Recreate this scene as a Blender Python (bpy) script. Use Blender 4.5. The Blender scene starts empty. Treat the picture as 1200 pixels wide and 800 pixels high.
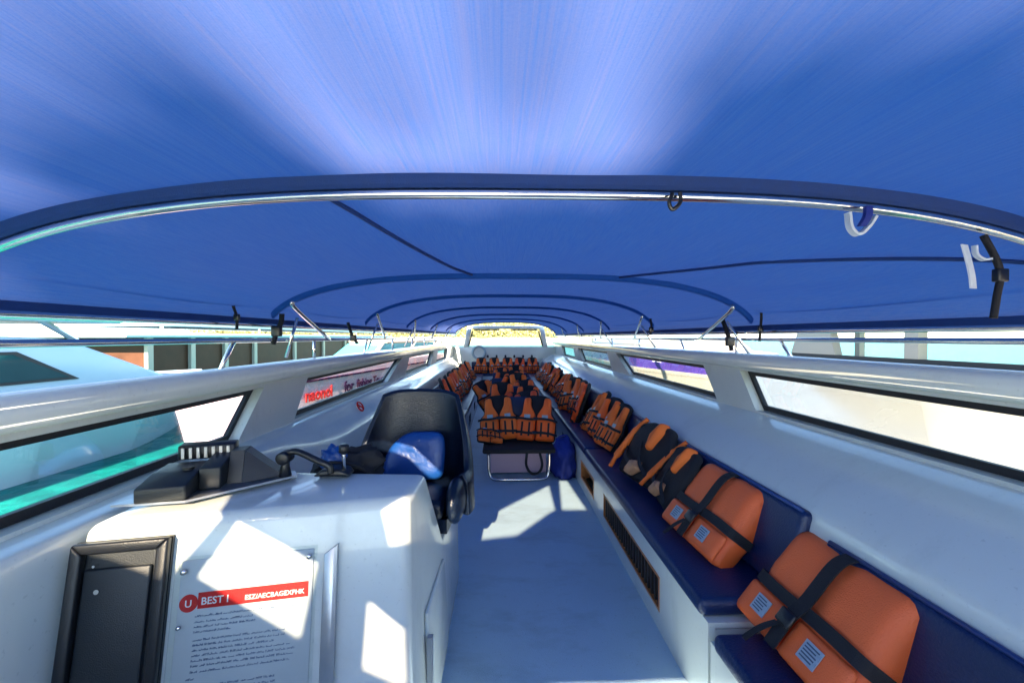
import bpy, bmesh, math, random
from mathutils import Vector, Matrix, noise
R = math.radians
random.seed(7)

# ------------------------------------------------------------------ camera, sky, sun, exposure
scn = bpy.context.scene
EYE = 1.55
cam_d = bpy.data.cameras.new('camera'); cam = bpy.data.objects.new('camera', cam_d)
scn.collection.objects.link(cam); scn.camera = cam
cam_d.sensor_width = 36; cam_d.lens = 14.4; cam_d.clip_start = 0.05; cam_d.clip_end = 5000
cam.location = (0, 0, EYE); cam.rotation_euler = (R(90 - 0.6), 0, R(-1.79))

SUN_EL = R(26); HX, HY = 0.10, 0.995            # light travels towards +x, +y
w = bpy.data.worlds.new('World'); scn.world = w; w.use_nodes = True
nt = w.node_tree; bg = nt.nodes['Background']
sky = nt.nodes.new('ShaderNodeTexSky'); sky.sky_type = 'NISHITA'; sky.sun_disc = False
sky.sun_elevation = SUN_EL; sky.sun_rotation = math.atan2(-HX, -HY) % (2*math.pi)
sky.air_density = 1.0; sky.dust_density = 0.2; sky.ozone_density = 2.0
nt.links.new(sky.outputs[0], bg.inputs[0]); bg.inputs[1].default_value = 0.065
sd = bpy.data.lights.new('sun', 'SUN'); so = bpy.data.objects.new('sun', sd); scn.collection.objects.link(so)
sd.energy = 4.8; sd.angle = R(0.5); sd.color = (1.0, 0.85, 0.66)
so.rotation_euler = Vector((HX*math.cos(SUN_EL), HY*math.cos(SUN_EL), -math.sin(SUN_EL))).to_track_quat('-Z', 'Y').to_euler()
scn.view_settings.view_transform = 'Standard'; scn.view_settings.look = 'None'
scn.view_settings.gamma = 1; scn.view_settings.use_curve_mapping = False
scn.view_settings.exposure = 3.5
scn.cycles.use_denoising = True
scn.cycles.max_bounces = 10; scn.cycles.diffuse_bounces = 6; scn.cycles.transparent_max_bounces = 16
scn.cycles.sample_clamp_indirect = 8
scn.cycles.caustics_reflective = False; scn.cycles.caustics_refractive = False

# ------------------------------------------------------------------ materials
def nodes_of(name):
    m = bpy.data.materials.new(name); m.use_nodes = True
    return m, m.node_tree, m.node_tree.nodes['Principled BSDF']

def mat(name, col, rough=0.5, metal=0.0, spec=0.5, var=0.08, vscale=6.0, bump=0.0, bscale=80.0, coat=0.0, stretch=(1,1,1), grime=0.0):
    m, t, p = nodes_of(name)
    tc = t.nodes.new('ShaderNodeTexCoord'); mp = t.nodes.new('ShaderNodeMapping'); mp.inputs['Scale'].default_value = stretch
    t.links.new(tc.outputs['Object'], mp.inputs[0])
    n = t.nodes.new('ShaderNodeTexNoise'); n.inputs['Scale'].default_value = vscale; n.inputs['Detail'].default_value = 6
    t.links.new(mp.outputs[0], n.inputs['Vector'])
    r = t.nodes.new('ShaderNodeMix'); r.data_type = 'RGBA'
    a = [c*(1-var) for c in col] + [1]; b = [min(1, c*(1+var)) for c in col] + [1]
    r.inputs[6].default_value = a; r.inputs[7].default_value = b
    t.links.new(n.outputs['Fac'], r.inputs[0]); t.links.new(r.outputs[2], p.inputs['Base Color'])
    p.inputs['Roughness'].default_value = rough; p.inputs['Metallic'].default_value = metal
    p.inputs['Specular IOR Level'].default_value = spec; p.inputs['Coat Weight'].default_value = coat
    rr = t.nodes.new('ShaderNodeMapRange'); rr.inputs['To Min'].default_value = max(0.02, rough-0.08); rr.inputs['To Max'].default_value = min(1, rough+0.08)
    t.links.new(n.outputs['Fac'], rr.inputs[0]); t.links.new(rr.outputs[0], p.inputs['Roughness'])
    if grime:                                          # smudges, scuffs and specks worn into the surface
        ga = t.nodes.new('ShaderNodeTexNoise'); ga.inputs['Scale'].default_value = 1.7; ga.inputs['Detail'].default_value = 9; ga.inputs['Roughness'].default_value = 0.72
        gm = t.nodes.new('ShaderNodeMapping'); gm.inputs['Scale'].default_value = (1.0, 2.2, 1.0); gm.inputs['Rotation'].default_value = (0.3, 0.2, 0.6)
        t.links.new(tc.outputs['Object'], gm.inputs[0]); t.links.new(gm.outputs[0], ga.inputs['Vector'])
        g1 = t.nodes.new('ShaderNodeMapRange'); g1.inputs['From Min'].default_value = 0.52; g1.inputs['From Max'].default_value = 0.72; t.links.new(ga.outputs['Fac'], g1.inputs[0])
        gb = t.nodes.new('ShaderNodeTexNoise'); gb.inputs['Scale'].default_value = 70; gb.inputs['Detail'].default_value = 2; t.links.new(tc.outputs['Object'], gb.inputs['Vector'])
        g2 = t.nodes.new('ShaderNodeMapRange'); g2.inputs['From Min'].default_value = 0.66; g2.inputs['From Max'].default_value = 0.74; t.links.new(gb.outputs['Fac'], g2.inputs[0])
        gs = t.nodes.new('ShaderNodeMath'); gs.operation = 'MAXIMUM'; t.links.new(g1.outputs[0], gs.inputs[0]); t.links.new(g2.outputs[0], gs.inputs[1])
        gf = t.nodes.new('ShaderNodeMath'); gf.operation = 'MULTIPLY'; gf.inputs[1].default_value = grime; t.links.new(gs.outputs[0], gf.inputs[0])
        gx = t.nodes.new('ShaderNodeMix'); gx.data_type = 'RGBA'; t.links.new(gf.outputs[0], gx.inputs[0]); t.links.new(r.outputs[2], gx.inputs[6])
        gx.inputs[7].default_value = (col[0]*0.42, col[1]*0.42, col[2]*0.40, 1); t.links.new(gx.outputs[2], p.inputs['Base Color'])
    if bump:
        n2 = t.nodes.new('ShaderNodeTexNoise'); n2.inputs['Scale'].default_value = bscale; n2.inputs['Detail'].default_value = 4
        t.links.new(mp.outputs[0], n2.inputs['Vector'])
        bp = t.nodes.new('ShaderNodeBump'); bp.inputs['Strength'].default_value = bump; bp.inputs['Distance'].default_value = 0.01
        t.links.new(n2.outputs['Fac'], bp.inputs['Height']); t.links.new(bp.outputs[0], p.inputs['Normal'])
    return m

def fabric_canopy():
    m, t, p = nodes_of('canopy_fabric')
    tc = t.nodes.new('ShaderNodeTexCoord')
    mp = t.nodes.new('ShaderNodeMapping'); mp.inputs['Scale'].default_value = (150, 1.2, 150)
    t.links.new(tc.outputs['Object'], mp.inputs[0])
    n = t.nodes.new('ShaderNodeTexNoise'); n.inputs['Scale'].default_value = 1.0; n.inputs['Detail'].default_value = 5; n.inputs['Roughness'].default_value = 0.7
    t.links.new(mp.outputs[0], n.inputs['Vector'])
    mp2 = t.nodes.new('ShaderNodeMapping'); mp2.inputs['Scale'].default_value = (260, 260, 260)
    t.links.new(tc.outputs['Object'], mp2.inputs[0])
    n2 = t.nodes.new('ShaderNodeTexNoise'); n2.inputs['Scale'].default_value = 1.0; n2.inputs['Detail'].default_value = 2
    t.links.new(mp2.outputs[0], n2.inputs['Vector'])
    ad = t.nodes.new('ShaderNodeMath'); ad.operation = 'MULTIPLY_ADD'; ad.inputs[1].default_value = 0.35
    t.links.new(n2.outputs['Fac'], ad.inputs[0]); t.links.new(n.outputs['Fac'], ad.inputs[2])
    cr = t.nodes.new('ShaderNodeValToRGB')
    cr.color_ramp.elements[0].position = 0.25; cr.color_ramp.elements[0].color = (0.0, 0.066, 0.30, 1)
    cr.color_ramp.elements[1].position = 1.0; cr.color_ramp.elements[1].color = (0.0, 0.17, 0.48, 1)
    t.links.new(ad.outputs[0], cr.inputs[0])
    p.inputs['Roughness'].default_value = 0.6
    p.inputs['Specular IOR Level'].default_value = 0.05
    p.inputs['Sheen Weight'].default_value = 0.0; p.inputs['Sheen Roughness'].default_value = 0.4
    t.links.new(cr.outputs[0], p.inputs['Base Color'])
    bp = t.nodes.new('ShaderNodeBump'); bp.inputs['Strength'].default_value = 0.7; bp.inputs['Distance'].default_value = 0.004
    t.links.new(ad.outputs[0], bp.inputs['Height']); t.links.new(bp.outputs[0], p.inputs['Normal'])
    tr = t.nodes.new('ShaderNodeBsdfTranslucent'); 
    tm = t.nodes.new('ShaderNodeMix'); tm.data_type = 'RGBA'; t.links.new(ad.outputs[0], tm.inputs[0])
    tm.inputs[6].default_value = (0.0, 0.125, 0.42, 1); tm.inputs[7].default_value = (0.13, 0.125, 0.24, 1); t.links.new(tm.outputs[2], tr.inputs['Color'])
    mx = t.nodes.new('ShaderNodeMixShader'); mx.inputs[0].default_value = 0.42
    out = t.nodes['Material Output']
    t.links.new(p.outputs[0], mx.inputs[1]); t.links.new(tr.outputs[0], mx.inputs[2]); t.links.new(mx.outputs[0], out.inputs[0])
    return m

def glass(name, tint, refl=0.5):
    m, t, p = nodes_of(name)
    t.nodes.remove(p)
    tr = t.nodes.new('ShaderNodeBsdfTransparent'); tr.inputs[0].default_value = (*tint, 1)
    g = t.nodes.new('ShaderNodeBsdfGlossy'); g.inputs['Roughness'].default_value = 0.03
    f = t.nodes.new('ShaderNodeFresnel'); f.inputs[0].default_value = 1.45
    n = t.nodes.new('ShaderNodeTexNoise'); n.inputs['Scale'].default_value = 3
    mu = t.nodes.new('ShaderNodeMath'); mu.operation = 'MULTIPLY'; mu.inputs[1].default_value = refl
    t.links.new(f.outputs[0], mu.inputs[0])
    mx = t.nodes.new('ShaderNodeMixShader')
    t.links.new(mu.outputs[0], mx.inputs[0]); t.links.new(tr.outputs[0], mx.inputs[1]); t.links.new(g.outputs[0], mx.inputs[2])
    t.links.new(mx.outputs[0], t.nodes['Material Output'].inputs[0])
    return m

def water_mat():
    m, t, p = nodes_of('sea_water')
    tc = t.nodes.new('ShaderNodeTexCoord')
    n = t.nodes.new('ShaderNodeTexNoise'); n.inputs['Scale'].default_value = 1.3; n.inputs['Detail'].default_value = 8
    t.links.new(tc.outputs['Object'], n.inputs['Vector'])
    r = t.nodes.new('ShaderNodeMix'); r.data_type = 'RGBA'
    r.inputs[6].default_value = (0.0, 0.085, 0.08, 1); r.inputs[7].default_value = (0.01, 0.20, 0.18, 1)
    t.links.new(n.outputs['Fac'], r.inputs[0]); t.links.new(r.outputs[2], p.inputs['Base Color'])
    p.inputs['Roughness'].default_value = 0.3; p.inputs['IOR'].default_value = 1.33; p.inputs['Specular IOR Level'].default_value = 0.06
    n2 = t.nodes.new('ShaderNodeTexNoise'); n2.inputs['Scale'].default_value = 2.6; n2.inputs['Detail'].default_value = 5
    t.links.new(tc.outputs['Object'], n2.inputs['Vector'])
    bp = t.nodes.new('ShaderNodeBump'); bp.inputs['Strength'].default_value = 0.7; bp.inputs['Distance'].default_value = 0.12
    t.links.new(n2.outputs['Fac'], bp.inputs['Height']); t.links.new(bp.outputs[0], p.inputs['Normal'])
    return m

M = {}
M['gel'] = mat('white_gelcoat', (0.64, 0.67, 0.62), 0.2, var=0.06, vscale=2.5, bump=0.05, bscale=14, coat=0.3, grime=0.22)
M['deck'] = mat('deck_paint', (0.40, 0.55, 0.65), 0.36, var=0.10, vscale=3, bump=0.4, bscale=190, grime=0.45)
M['canopy'] = fabric_canopy()
M['blue_tape'] = mat('blue_webbing', (0.004, 0.035, 0.17), 0.7, var=0.2, vscale=40, bump=0.3, bscale=300)
M['sleeve'] = mat('blue_sleeve_cloth', (0.002, 0.08, 0.38), 0.8, var=0.2, vscale=40, bump=0.3, bscale=300)
M['steel'] = mat('polished_steel', (0.72, 0.70, 0.66), 0.16, metal=1.0, var=0.1, vscale=20)
M['steel_dull'] = mat('brushed_steel', (0.45, 0.47, 0.5), 0.35, metal=0.9, var=0.1, vscale=30)
M['rubber'] = mat('black_rubber', (0.012, 0.012, 0.014), 0.55, var=0.3, vscale=30, bump=0.1)
M['black_plastic'] = mat('black_plastic', (0.007, 0.008, 0.010), 0.35, var=0.25, vscale=30, bump=0.15, bscale=300)
M['grey_plastic'] = mat('charcoal_plastic', (0.013, 0.017, 0.02), 0.45, var=0.2, vscale=20, bump=0.15, bscale=300)
M['navy'] = mat('navy_vinyl', (0.003, 0.017, 0.075), 0.36, var=0.2, vscale=5, bump=0.3, bscale=120)
M['piping'] = mat('navy_piping', (0.01, 0.04, 0.17), 0.4, var=0.2)
M['chair'] = mat('black_blue_vinyl', (0.004, 0.009, 0.024), 0.24, var=0.3, vscale=6, bump=0.25, bscale=140)
M['cushion'] = mat('blue_vinyl', (0.007, 0.06, 0.26), 0.34, var=0.25, vscale=8, bump=0.35, bscale=22)
M['orange'] = mat('orange_vest_fabric', (1.0, 0.135, 0.012), 0.6, var=0.14, vscale=9, bump=0.3, bscale=60)
M['orange_b'] = mat('faded_orange_fabric', (1.0, 0.17, 0.018), 0.65, var=0.16, vscale=9, bump=0.35, bscale=50)
M['orange_c'] = mat('red_orange_fabric', (1.0, 0.10, 0.016), 0.6, var=0.16, vscale=9, bump=0.35, bscale=50)
M['foam'] = mat('orange_coated_foam', (1.0, 0.15, 0.03), 0.5, var=0.10, vscale=5, bump=0.35, bscale=220)
M['tan'] = mat('worn_tan_foam', (0.50, 0.25, 0.13), 0.7, var=0.3, vscale=18, bump=0.4, bscale=60)
M['black_cloth'] = mat('black_webbing', (0.008, 0.008, 0.011), 0.75, var=0.3, vscale=60, bump=0.4, bscale=400)
M['patch'] = mat('silver_patch', (0.33, 0.40, 0.46), 0.4, var=0.3, vscale=60)
M['patch_ink'] = mat('dark_patch_print', (0.06, 0.09, 0.14), 0.5)
M['white_cloth'] = mat('white_webbing', (0.75, 0.78, 0.8), 0.8, var=0.1, vscale=40, bump=0.3, bscale=300)
M['blue_bag'] = mat('blue_bag_cloth', (0.006, 0.02, 0.2), 0.6, var=0.25, vscale=12, bump=0.5, bscale=25)
M['wood'] = mat('varnished_wood', (0.42, 0.16, 0.045), 0.45, var=0.3, vscale=12, stretch=(1, 8, 1))
M['slat'] = mat('dark_louvre', (0.02, 0.016, 0.015), 0.5, var=0.3)
M['paper'] = mat('white_paper', (0.62, 0.65, 0.67), 0.5, var=0.03)
M['ink'] = mat('blue_grey_ink', (0.16, 0.22, 0.34), 0.6)
M['red'] = mat('red_print', (0.62, 0.02, 0.018), 0.6, spec=0.2, var=0.05)
M['white_ink'] = mat('white_print', (0.85, 0.85, 0.85), 0.5)
M['acrylic'] = glass('clear_acrylic', (0.96, 0.98, 0.98), 0.7)
M['vinyl'] = glass('sun_cutout_film', (0.66, 0.62, 0.54), 0.6)  # film of the added canopy cut-outs, tinted to dim the sun patches
M['pane'] = glass('tinted_window', (0.92, 0.96, 0.96), 0.4)
M['pane_dark'] = mat('dark_glass', (0.012, 0.05, 0.055), 0.06, var=0.2, vscale=2)
M['pane_brown'] = mat('brown_cabin_glass', (0.05, 0.020, 0.010), 0.45, spec=0.15, var=0.8, vscale=1.6)
M['pane_teal'] = mat('teal_glass', (0.05, 0.30, 0.33), 0.08, var=0.3, vscale=1.4)
M['hull_pink'] = mat('pink_white_hull', (0.66, 0.46, 0.54), 0.5, var=0.05, vscale=2)
M['hull_white'] = mat('white_hull', (0.36, 0.33, 0.27), 0.25, var=0.04, vscale=2)
M['hull_blue'] = mat('pale_blue_hull', (0.38, 0.50, 0.55), 0.25, var=0.05, vscale=2)
M['hull_purple'] = mat('purple_hull', (0.06, 0.035, 0.22), 0.2, var=0.4, vscale=1.5)
M['purple_ink'] = mat('purple_print', (0.035, 0.012, 0.045), 0.85, spec=0.0)
M['water'] = water_mat()
M['sand'] = mat('beach_sand', (0.42, 0.36, 0.22), 0.9, var=0.15, vscale=0.2)
M['leaf'] = mat('sunlit_foliage', (0.22, 0.21, 0.08), 0.7, var=0.15, vscale=0.25)
M['hill'] = mat('wooded_hill', (0.12, 0.14, 0.04), 0.8, var=0.5, vscale=0.1)

# ------------------------------------------------------------------ helpers
def link(o): scn.collection.objects.link(o); return o

def tag(o, label=None, cat=None, group=None, kind=None):
    if label: o['label'] = label
    if cat: o['category'] = cat
    if group: o['group'] = group
    if kind: o['kind'] = kind
    return o

def thing(name, label, cat, loc=(0,0,0), rot=(0,0,0), group=None):
    o = link(bpy.data.objects.new(name, None)); o.location = loc; o.rotation_euler = rot; o.empty_display_size = 0.1
    return tag(o, label, cat, group)

def obj(name, bm, m, parent=None, smooth=False, loc=None):
    me = bpy.data.meshes.new(name)
    bmesh.ops.recalc_face_normals(bm, faces=bm.faces[:])
    bm.to_mesh(me); bm.free()
    me.materials.append(m)
    if smooth:
        for p in me.polygons: p.use_smooth = True
    o = link(bpy.data.objects.new(name, me))
    if parent: o.parent = parent
    if loc: o.location = loc
    return o

def bevel(o, width, seg=2):
    md = o.modifiers.new('bevel', 'BEVEL'); md.width = width; md.segments = seg; md.limit_method = 'ANGLE'; md.angle_limit = R(35)
    for p in o.data.polygons: p.use_smooth = True
    return o

def nb(): return bmesh.new()

def box(bm, x0, x1, y0, y1, z0, z1, mx=None):
    vs = [bm.verts.new((x, y, z)) for x in (x0, x1) for y in (y0, y1) for z in (z0, z1)]
    for f in ((0,1,3,2), (4,6,7,5), (0,4,5,1), (2,3,7,6), (0,2,6,4), (1,5,7,3)): bm.faces.new([vs[i] for i in f])
    if mx is not None: bmesh.ops.transform(bm, matrix=mx, verts=vs)
    return vs

def prism(bm, pts, axis, a, b):
    """extrude a 2D polygon along an axis. axis 'x': pts are (y,z); 'y': (x,z); 'z': (x,y)"""
    def v(p, t):
        return {'x': (t, p[0], p[1]), 'y': (p[0], t, p[1]), 'z': (p[0], p[1], t)}[axis]
    A = [bm.verts.new(v(p, a)) for p in pts]; B = [bm.verts.new(v(p, b)) for p in pts]
    n = len(pts)
    bm.faces.new(A); bm.faces.new(B[::-1])
    for i in range(n): bm.faces.new((A[i], B[i], B[(i+1) % n], A[(i+1) % n]))
    return A + B

def tube(bm, pts, r, seg=10, closed=False):
    pts = [Vector(p) for p in pts]; rings = []; n = len(pts)
    up = None
    for i, p in enumerate(pts):
        a = pts[i-1] if (i > 0 or closed) else p; b = pts[(i+1) % n] if (i < n-1 or closed) else p
        d = (b - a).normalized()
        if up is None:
            up = Vector((0,0,1)) if abs(d.z) < 0.9 else Vector((1,0,0))
        s = d.cross(up).normalized(); up = s.cross(d).normalized()
        rr = r[i] if isinstance(r, (list, tuple)) else r
        rings.append([bm.verts.new(p + s*math.cos(2*math.pi*k/seg)*rr + up*math.sin(2*math.pi*k/seg)*rr) for k in range(seg)])
    for i in range(n if closed else n-1):
        A = rings[i]; B = rings[(i+1) % n]
        for k in range(seg): bm.faces.new((A[k], A[(k+1) % seg], B[(k+1) % seg], B[k]))
    if not closed:
        bm.faces.new(rings[0][::-1]); bm.faces.new(rings[-1])

def smooth_path(pts, n=8):
    """Catmull-Rom"""
    P = [Vector(p) for p in pts]; P = [P[0]*2-P[1]] + P + [P[-1]*2-P[-2]]
    out = []
    for i in range(1, len(P)-2):
        for k in range(n):
            t = k/n; a, b, c, d = P[i-1], P[i], P[i+1], P[i+2]
            out.append(0.5*((2*b) + (c-a)*t + (2*a-5*b+4*c-d)*t*t + (3*b-a-3*c+d)*t**3))
    out.append(P[-2]); return out

def ribbon(bm, pts, width_vec, th):
    """flat strap: swept rectangle; width_vec gives the width direction"""
    pts = [Vector(p) for p in pts]; wv = Vector(width_vec); rings = []
    for i, p in enumerate(pts):
        a = pts[max(0, i-1)]; b = pts[min(len(pts)-1, i+1)]; d = (b-a).normalized()
        nrm = d.cross(wv).normalized()*th/2; h = wv/2
        rings.append([bm.verts.new(p+s1*h+s2*nrm) for s1, s2 in ((1,1), (1,-1), (-1,-1), (-1,1))])
    for i in range(len(rings)-1):
        for k in range(4): bm.faces.new((rings[i][k], rings[i][(k+1) % 4], rings[i+1][(k+1) % 4], rings[i+1][k]))
    bm.faces.new(rings[0][::-1]); bm.faces.new(rings[-1])

def round_poly(pts, r=0.03, n=4):
    out = []; N = len(pts)
    for i in range(N):
        p = Vector(pts[i]); a = Vector(pts[i-1]); b = Vector(pts[(i+1) % N])
        da = (a-p); db = (b-p); ra = min(r, da.length*0.45); rb = min(r, db.length*0.45)
        A = p + da.normalized()*ra; B = p + db.normalized()*rb
        for k in range(n+1):
            t = k/n; out.append((1-t)**2*A + 2*t*(1-t)*p + t*t*B)
    return out

def puff(bm, outline, T, y0=0.0, rad=0.03, steps=((0.004, 0.55), (0.010, 0.85), (0.016, 1.0))):
    """cushion-like panel in the XZ plane, bulging to -y; back flat at y0"""
    pts = round_poly(outline, rad)
    vs = [bm.verts.new((p[0], y0, p[1])) for p in pts]
    back = bm.faces.new(vs)
    r = bmesh.ops.extrude_face_region(bm, geom=[back])
    fr = [g for g in r['geom'] if isinstance(g, bmesh.types.BMFace)][0]
    for v in fr.verts: v.co.y = y0 - T*0.12
    for ins, h in steps:
        bmesh.ops.inset_region(bm, faces=[fr], thickness=ins, use_even_offset=True)
        for v in fr.verts: v.co.y = y0 - T*h
    return fr

def pillow(bm, outline, T, y0=0.0, rad=0.05, nr=7):
    """soft cushion in XZ, bulging to -y; outline star-shaped about its middle"""
    pts = round_poly(outline, rad, 6); c = sum((Vector(q) for q in pts), Vector((0, 0)))/len(pts)
    def ring(k, y): return [bm.verts.new((c.x+(q[0]-c.x)*k, y, c.y+(q[1]-c.y)*k)) for q in pts]
    R_ = [ring(0.94, y0), ring(0.99, y0-T*0.15)]
    for i in range(nr):
        k = 1.0 - 0.97*(i/(nr-1))**1.3; R_.append(ring(k, y0 - T*(0.3 + 0.7*(1-k**4)**0.5)))
    n = len(pts)
    for a, b in zip(R_, R_[1:]):
        for i in range(n): bm.faces.new((a[i], a[(i+1) % n], b[(i+1) % n], b[i]))
    bm.faces.new(R_[0]); bm.faces.new(R_[-1])

def copy_tree(o, parent=None):
    c = o.copy(); link(c)
    if parent: c.parent = parent
    for ch in list(o.children): copy_tree(ch, c)
    return c

def text_mesh(txt, size, m, name, parent=None, mx=None, extrude=0.001, bold=0.0):
    cu = bpy.data.curves.new('tmp_text', 'FONT'); cu.body = txt; cu.size = size; cu.extrude = extrude; cu.resolution_u = 3; cu.offset = size*bold
    to = link(bpy.data.objects.new('tmp_text', cu))
    bpy.context.view_layer.update()
    dg = bpy.context.evaluated_depsgraph_get()
    me = bpy.data.meshes.new_from_object(to.evaluated_get(dg))
    bpy.data.objects.remove(to); bpy.data.curves.remove(cu)
    if mx is not None: me.transform(mx)
    me.materials.clear(); me.materials.append(m); me.name = name
    o = link(bpy.data.objects.new(name, me))
    if parent: o.parent = parent
    return o

# ------------------------------------------------------------------ sea, shore, sky surroundings
bm = nb()
for (a, b) in (((-900, -900), (900, 900)),):
    vs = [bm.verts.new((x, y, -0.35)) for x, y in ((a[0], a[1]), (b[0], a[1]), (b[0], b[1]), (a[0], b[1]))]; bm.faces.new(vs)
tag(obj('water', bm, M['water']), kind='structure')

def beach():
    bm = nb(); nx, ny = 80, 10; g = []
    for j in range(ny+1):
        row = []
        for i in range(nx+1):
            x = -75 + 125*i/nx; t = j/ny
            y = 95 + 30*t + 10*math.sin(x*0.02)
            z = -0.6 + 2.2*t + 0.15*noise.noise((x*0.1, y*0.1, 0))
            row.append(bm.verts.new((x, y, z)))
        g.append(row)
    for j in range(ny):
        for i in range(nx): bm.faces.new((g[j][i], g[j][i+1], g[j+1][i+1], g[j+1][i]))
    tag(obj('beach', bm, M['sand'], smooth=True), kind='structure')
    bm = nb(); nx, ny = 120, 24; g = []
    for j in range(ny+1):
        row = []
        for i in range(nx+1):
            x = -110 + 190*i/nx; t = j/ny
            y = 121 + 200*t + 10*math.sin(x*0.02)
            h = (9 + 7*noise.noise((x*0.008, 3.1, 0)) + 6*noise.noise((x*0.025, 1.3, 0)))*max(0, 1-abs((x+15)/95)**4)
            z = 1.0 + max(0, h)*math.sin(min(1, t*1.6)*math.pi/2) + 1.6*noise.noise((x*0.12, y*0.12, 5))
            row.append(bm.verts.new((x, y, z)))
        g.append(row)
    for j in range(ny):
        for i in range(nx): bm.faces.new((g[j][i], g[j][i+1], g[j+1][i+1], g[j+1][i]))
    tag(obj('hill', bm, M['hill'], smooth=True), kind='structure')
    bm = nb()
    for k in range(34000):
        x = random.uniform(-85, 55); t = random.random()**1.6
        y = 122 + 40*t + 10*math.sin(x*0.02)
        clump = 2.5 + 2.5*noise.noise((x*0.09, t*3, 2.0))
        z = 1.2 + 7*t + random.random()*clump*1.7
        s = random.uniform(0.15, 0.42); ax = Vector((random.uniform(-1,1), random.uniform(-1,1), random.uniform(-1,1))).normalized()
        u = ax.orthogonal().normalized()*s; v = ax.cross(u).normalized()*s*0.8; c = Vector((x, y, z))
        bm.faces.new([bm.verts.new(c+q) for q in (u, v, -u, -v)])
    tag(obj('forest', bm, M['leaf']), 'pale sunlit trees along the far shore beyond the boat', 'trees', kind='stuff')
beach()

# unseen leafy blocker added to keep sun off the canopy, except one glow spot
def add_sun_blocker():
    S = Vector((-HX*math.cos(SUN_EL), -HY*math.cos(SUN_EL), math.sin(SUN_EL))).normalized()
    E1 = Vector((HY, -HX, 0)).normalized(); E2 = S.cross(E1); E2 = E2 if E2.z > 0 else -E2
    C0 = Vector((0, 1.0, 2.05)) + S*25
    t = thing('tree', 'unseen leafy sun blocker added behind the viewer to shade the canopy', 'tree', (0, 0, 0))
    base = C0 + E1*2.9; t.location = (base.x, base.y, 0.6); O = Vector(t.location)
    rnd = random.Random(5); bm = nb()
    for k in range(9000):
        a = rnd.uniform(-2.0, 2.0); b = rnd.uniform(-0.30, 5.6); d = rnd.uniform(-1.2, 1.2); r = rnd.uniform(0.07, 0.17)
        if b - r*0.6 < -0.26: continue
        if -0.42 - r*0.6 < a < 0.36 + r*0.6 and -0.12 - r*0.6 < b < 0.07 + r*0.6: continue  # gap shaped so the sun makes a glow spot on the canopy
        c = C0 + E1*a + E2*b + S*d
        n = (S + Vector((rnd.uniform(-.6, .6), rnd.uniform(-.6, .6), rnd.uniform(-.6, .6)))).normalized()
        u = n.orthogonal().normalized(); v = n.cross(u); th = rnd.uniform(0, 6.28); u, v = u*math.cos(th)+v*math.sin(th), v*math.cos(th)-u*math.sin(th)
        bm.faces.new([bm.verts.new(c - O + q) for q in (u*r*1.2, v*r*0.8, -u*r*1.2, -v*r*0.8)])
    obj('crown', bm, M['leaf'], t)  # leaf mass of the added blocker
    bm = nb(); top = C0 + E1*1.5 + E2*2.6
    tube(bm, [q - O for q in smooth_path([Vector((base.x, base.y, 0.5)), Vector((base.x+0.1, base.y, 6)), C0 + E1*2.0 + E2*0.3, top], 6)], [0.4 - 0.012*i for i in range(19)], 12)
    obj('added_blocker_stem', bm, M['wood'], t, smooth=True)
    bm = nb(); box(bm, -12, 14, base.y-6, base.y+2, -0.6, 0.6); tag(obj('added_blocker_base', bm, M['sand']), kind='structure')  # unseen base added under the blocker
add_sun_blocker()

# ------------------------------------------------------------------ neighbouring boats
def boat_hull(bm, x0, x1, y0, y1, zt, zb=-0.6, bow=None, flare=0.25, rake=1.6, taper=0.35):
    """bow: +1 pointed at y1, -1 pointed at y0"""
    n = 24; L = []; xc = (x0+x1)/2; hw = (x1-x0)/2
    rows = []
    for i in range(n+1):
        t = i/n; row = []
        for j, (zz, k) in enumerate(((zb, 0.0), (zb+(zt-zb)*0.5, 0.5), (zt-0.10, 0.92), (zt-0.06, 1.0), (zt, 0.99))):
            sh = rake*(1-k)
            ya, yb = y0, y1
            if bow == 1: yb = y1 - sh
            if bow == -1: ya = y0 + sh
            y = ya + (yb-ya)*t
            u = 1-t if bow == 1 else t
            wdt = hw*(1-flare*(1-k))
            if bow: wdt *= min(1, (u/taper))**0.7 if u < taper else 1
            row.append((max(wdt, 0.02), y, zz))
        rows.append(row)
    V = [[(bm.verts.new((xc-a, y, z)), bm.verts.new((xc+a, y, z))) for a, y, z in row] for row in rows]
    m = len(V[0])
    for i in range(n):
        for j in range(m-1):
            bm.faces.new((V[i][j][0], V[i+1][j][0], V[i+1][j+1][0], V[i][j+1][0]))
            bm.faces.new((V[i][j][1], V[i][j+1][1], V[i+1][j+1][1], V[i+1][j][1]))
        bm.faces.new((V[i][-1][0], V[i+1][-1][0], V[i+1][-1][1], V[i][-1][1]))
    for i in (0, n):
        for j in range(m-1): bm.faces.new((V[i][j][0], V[i][j+1][0], V[i][j+1][1], V[i][j][1]))

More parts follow.
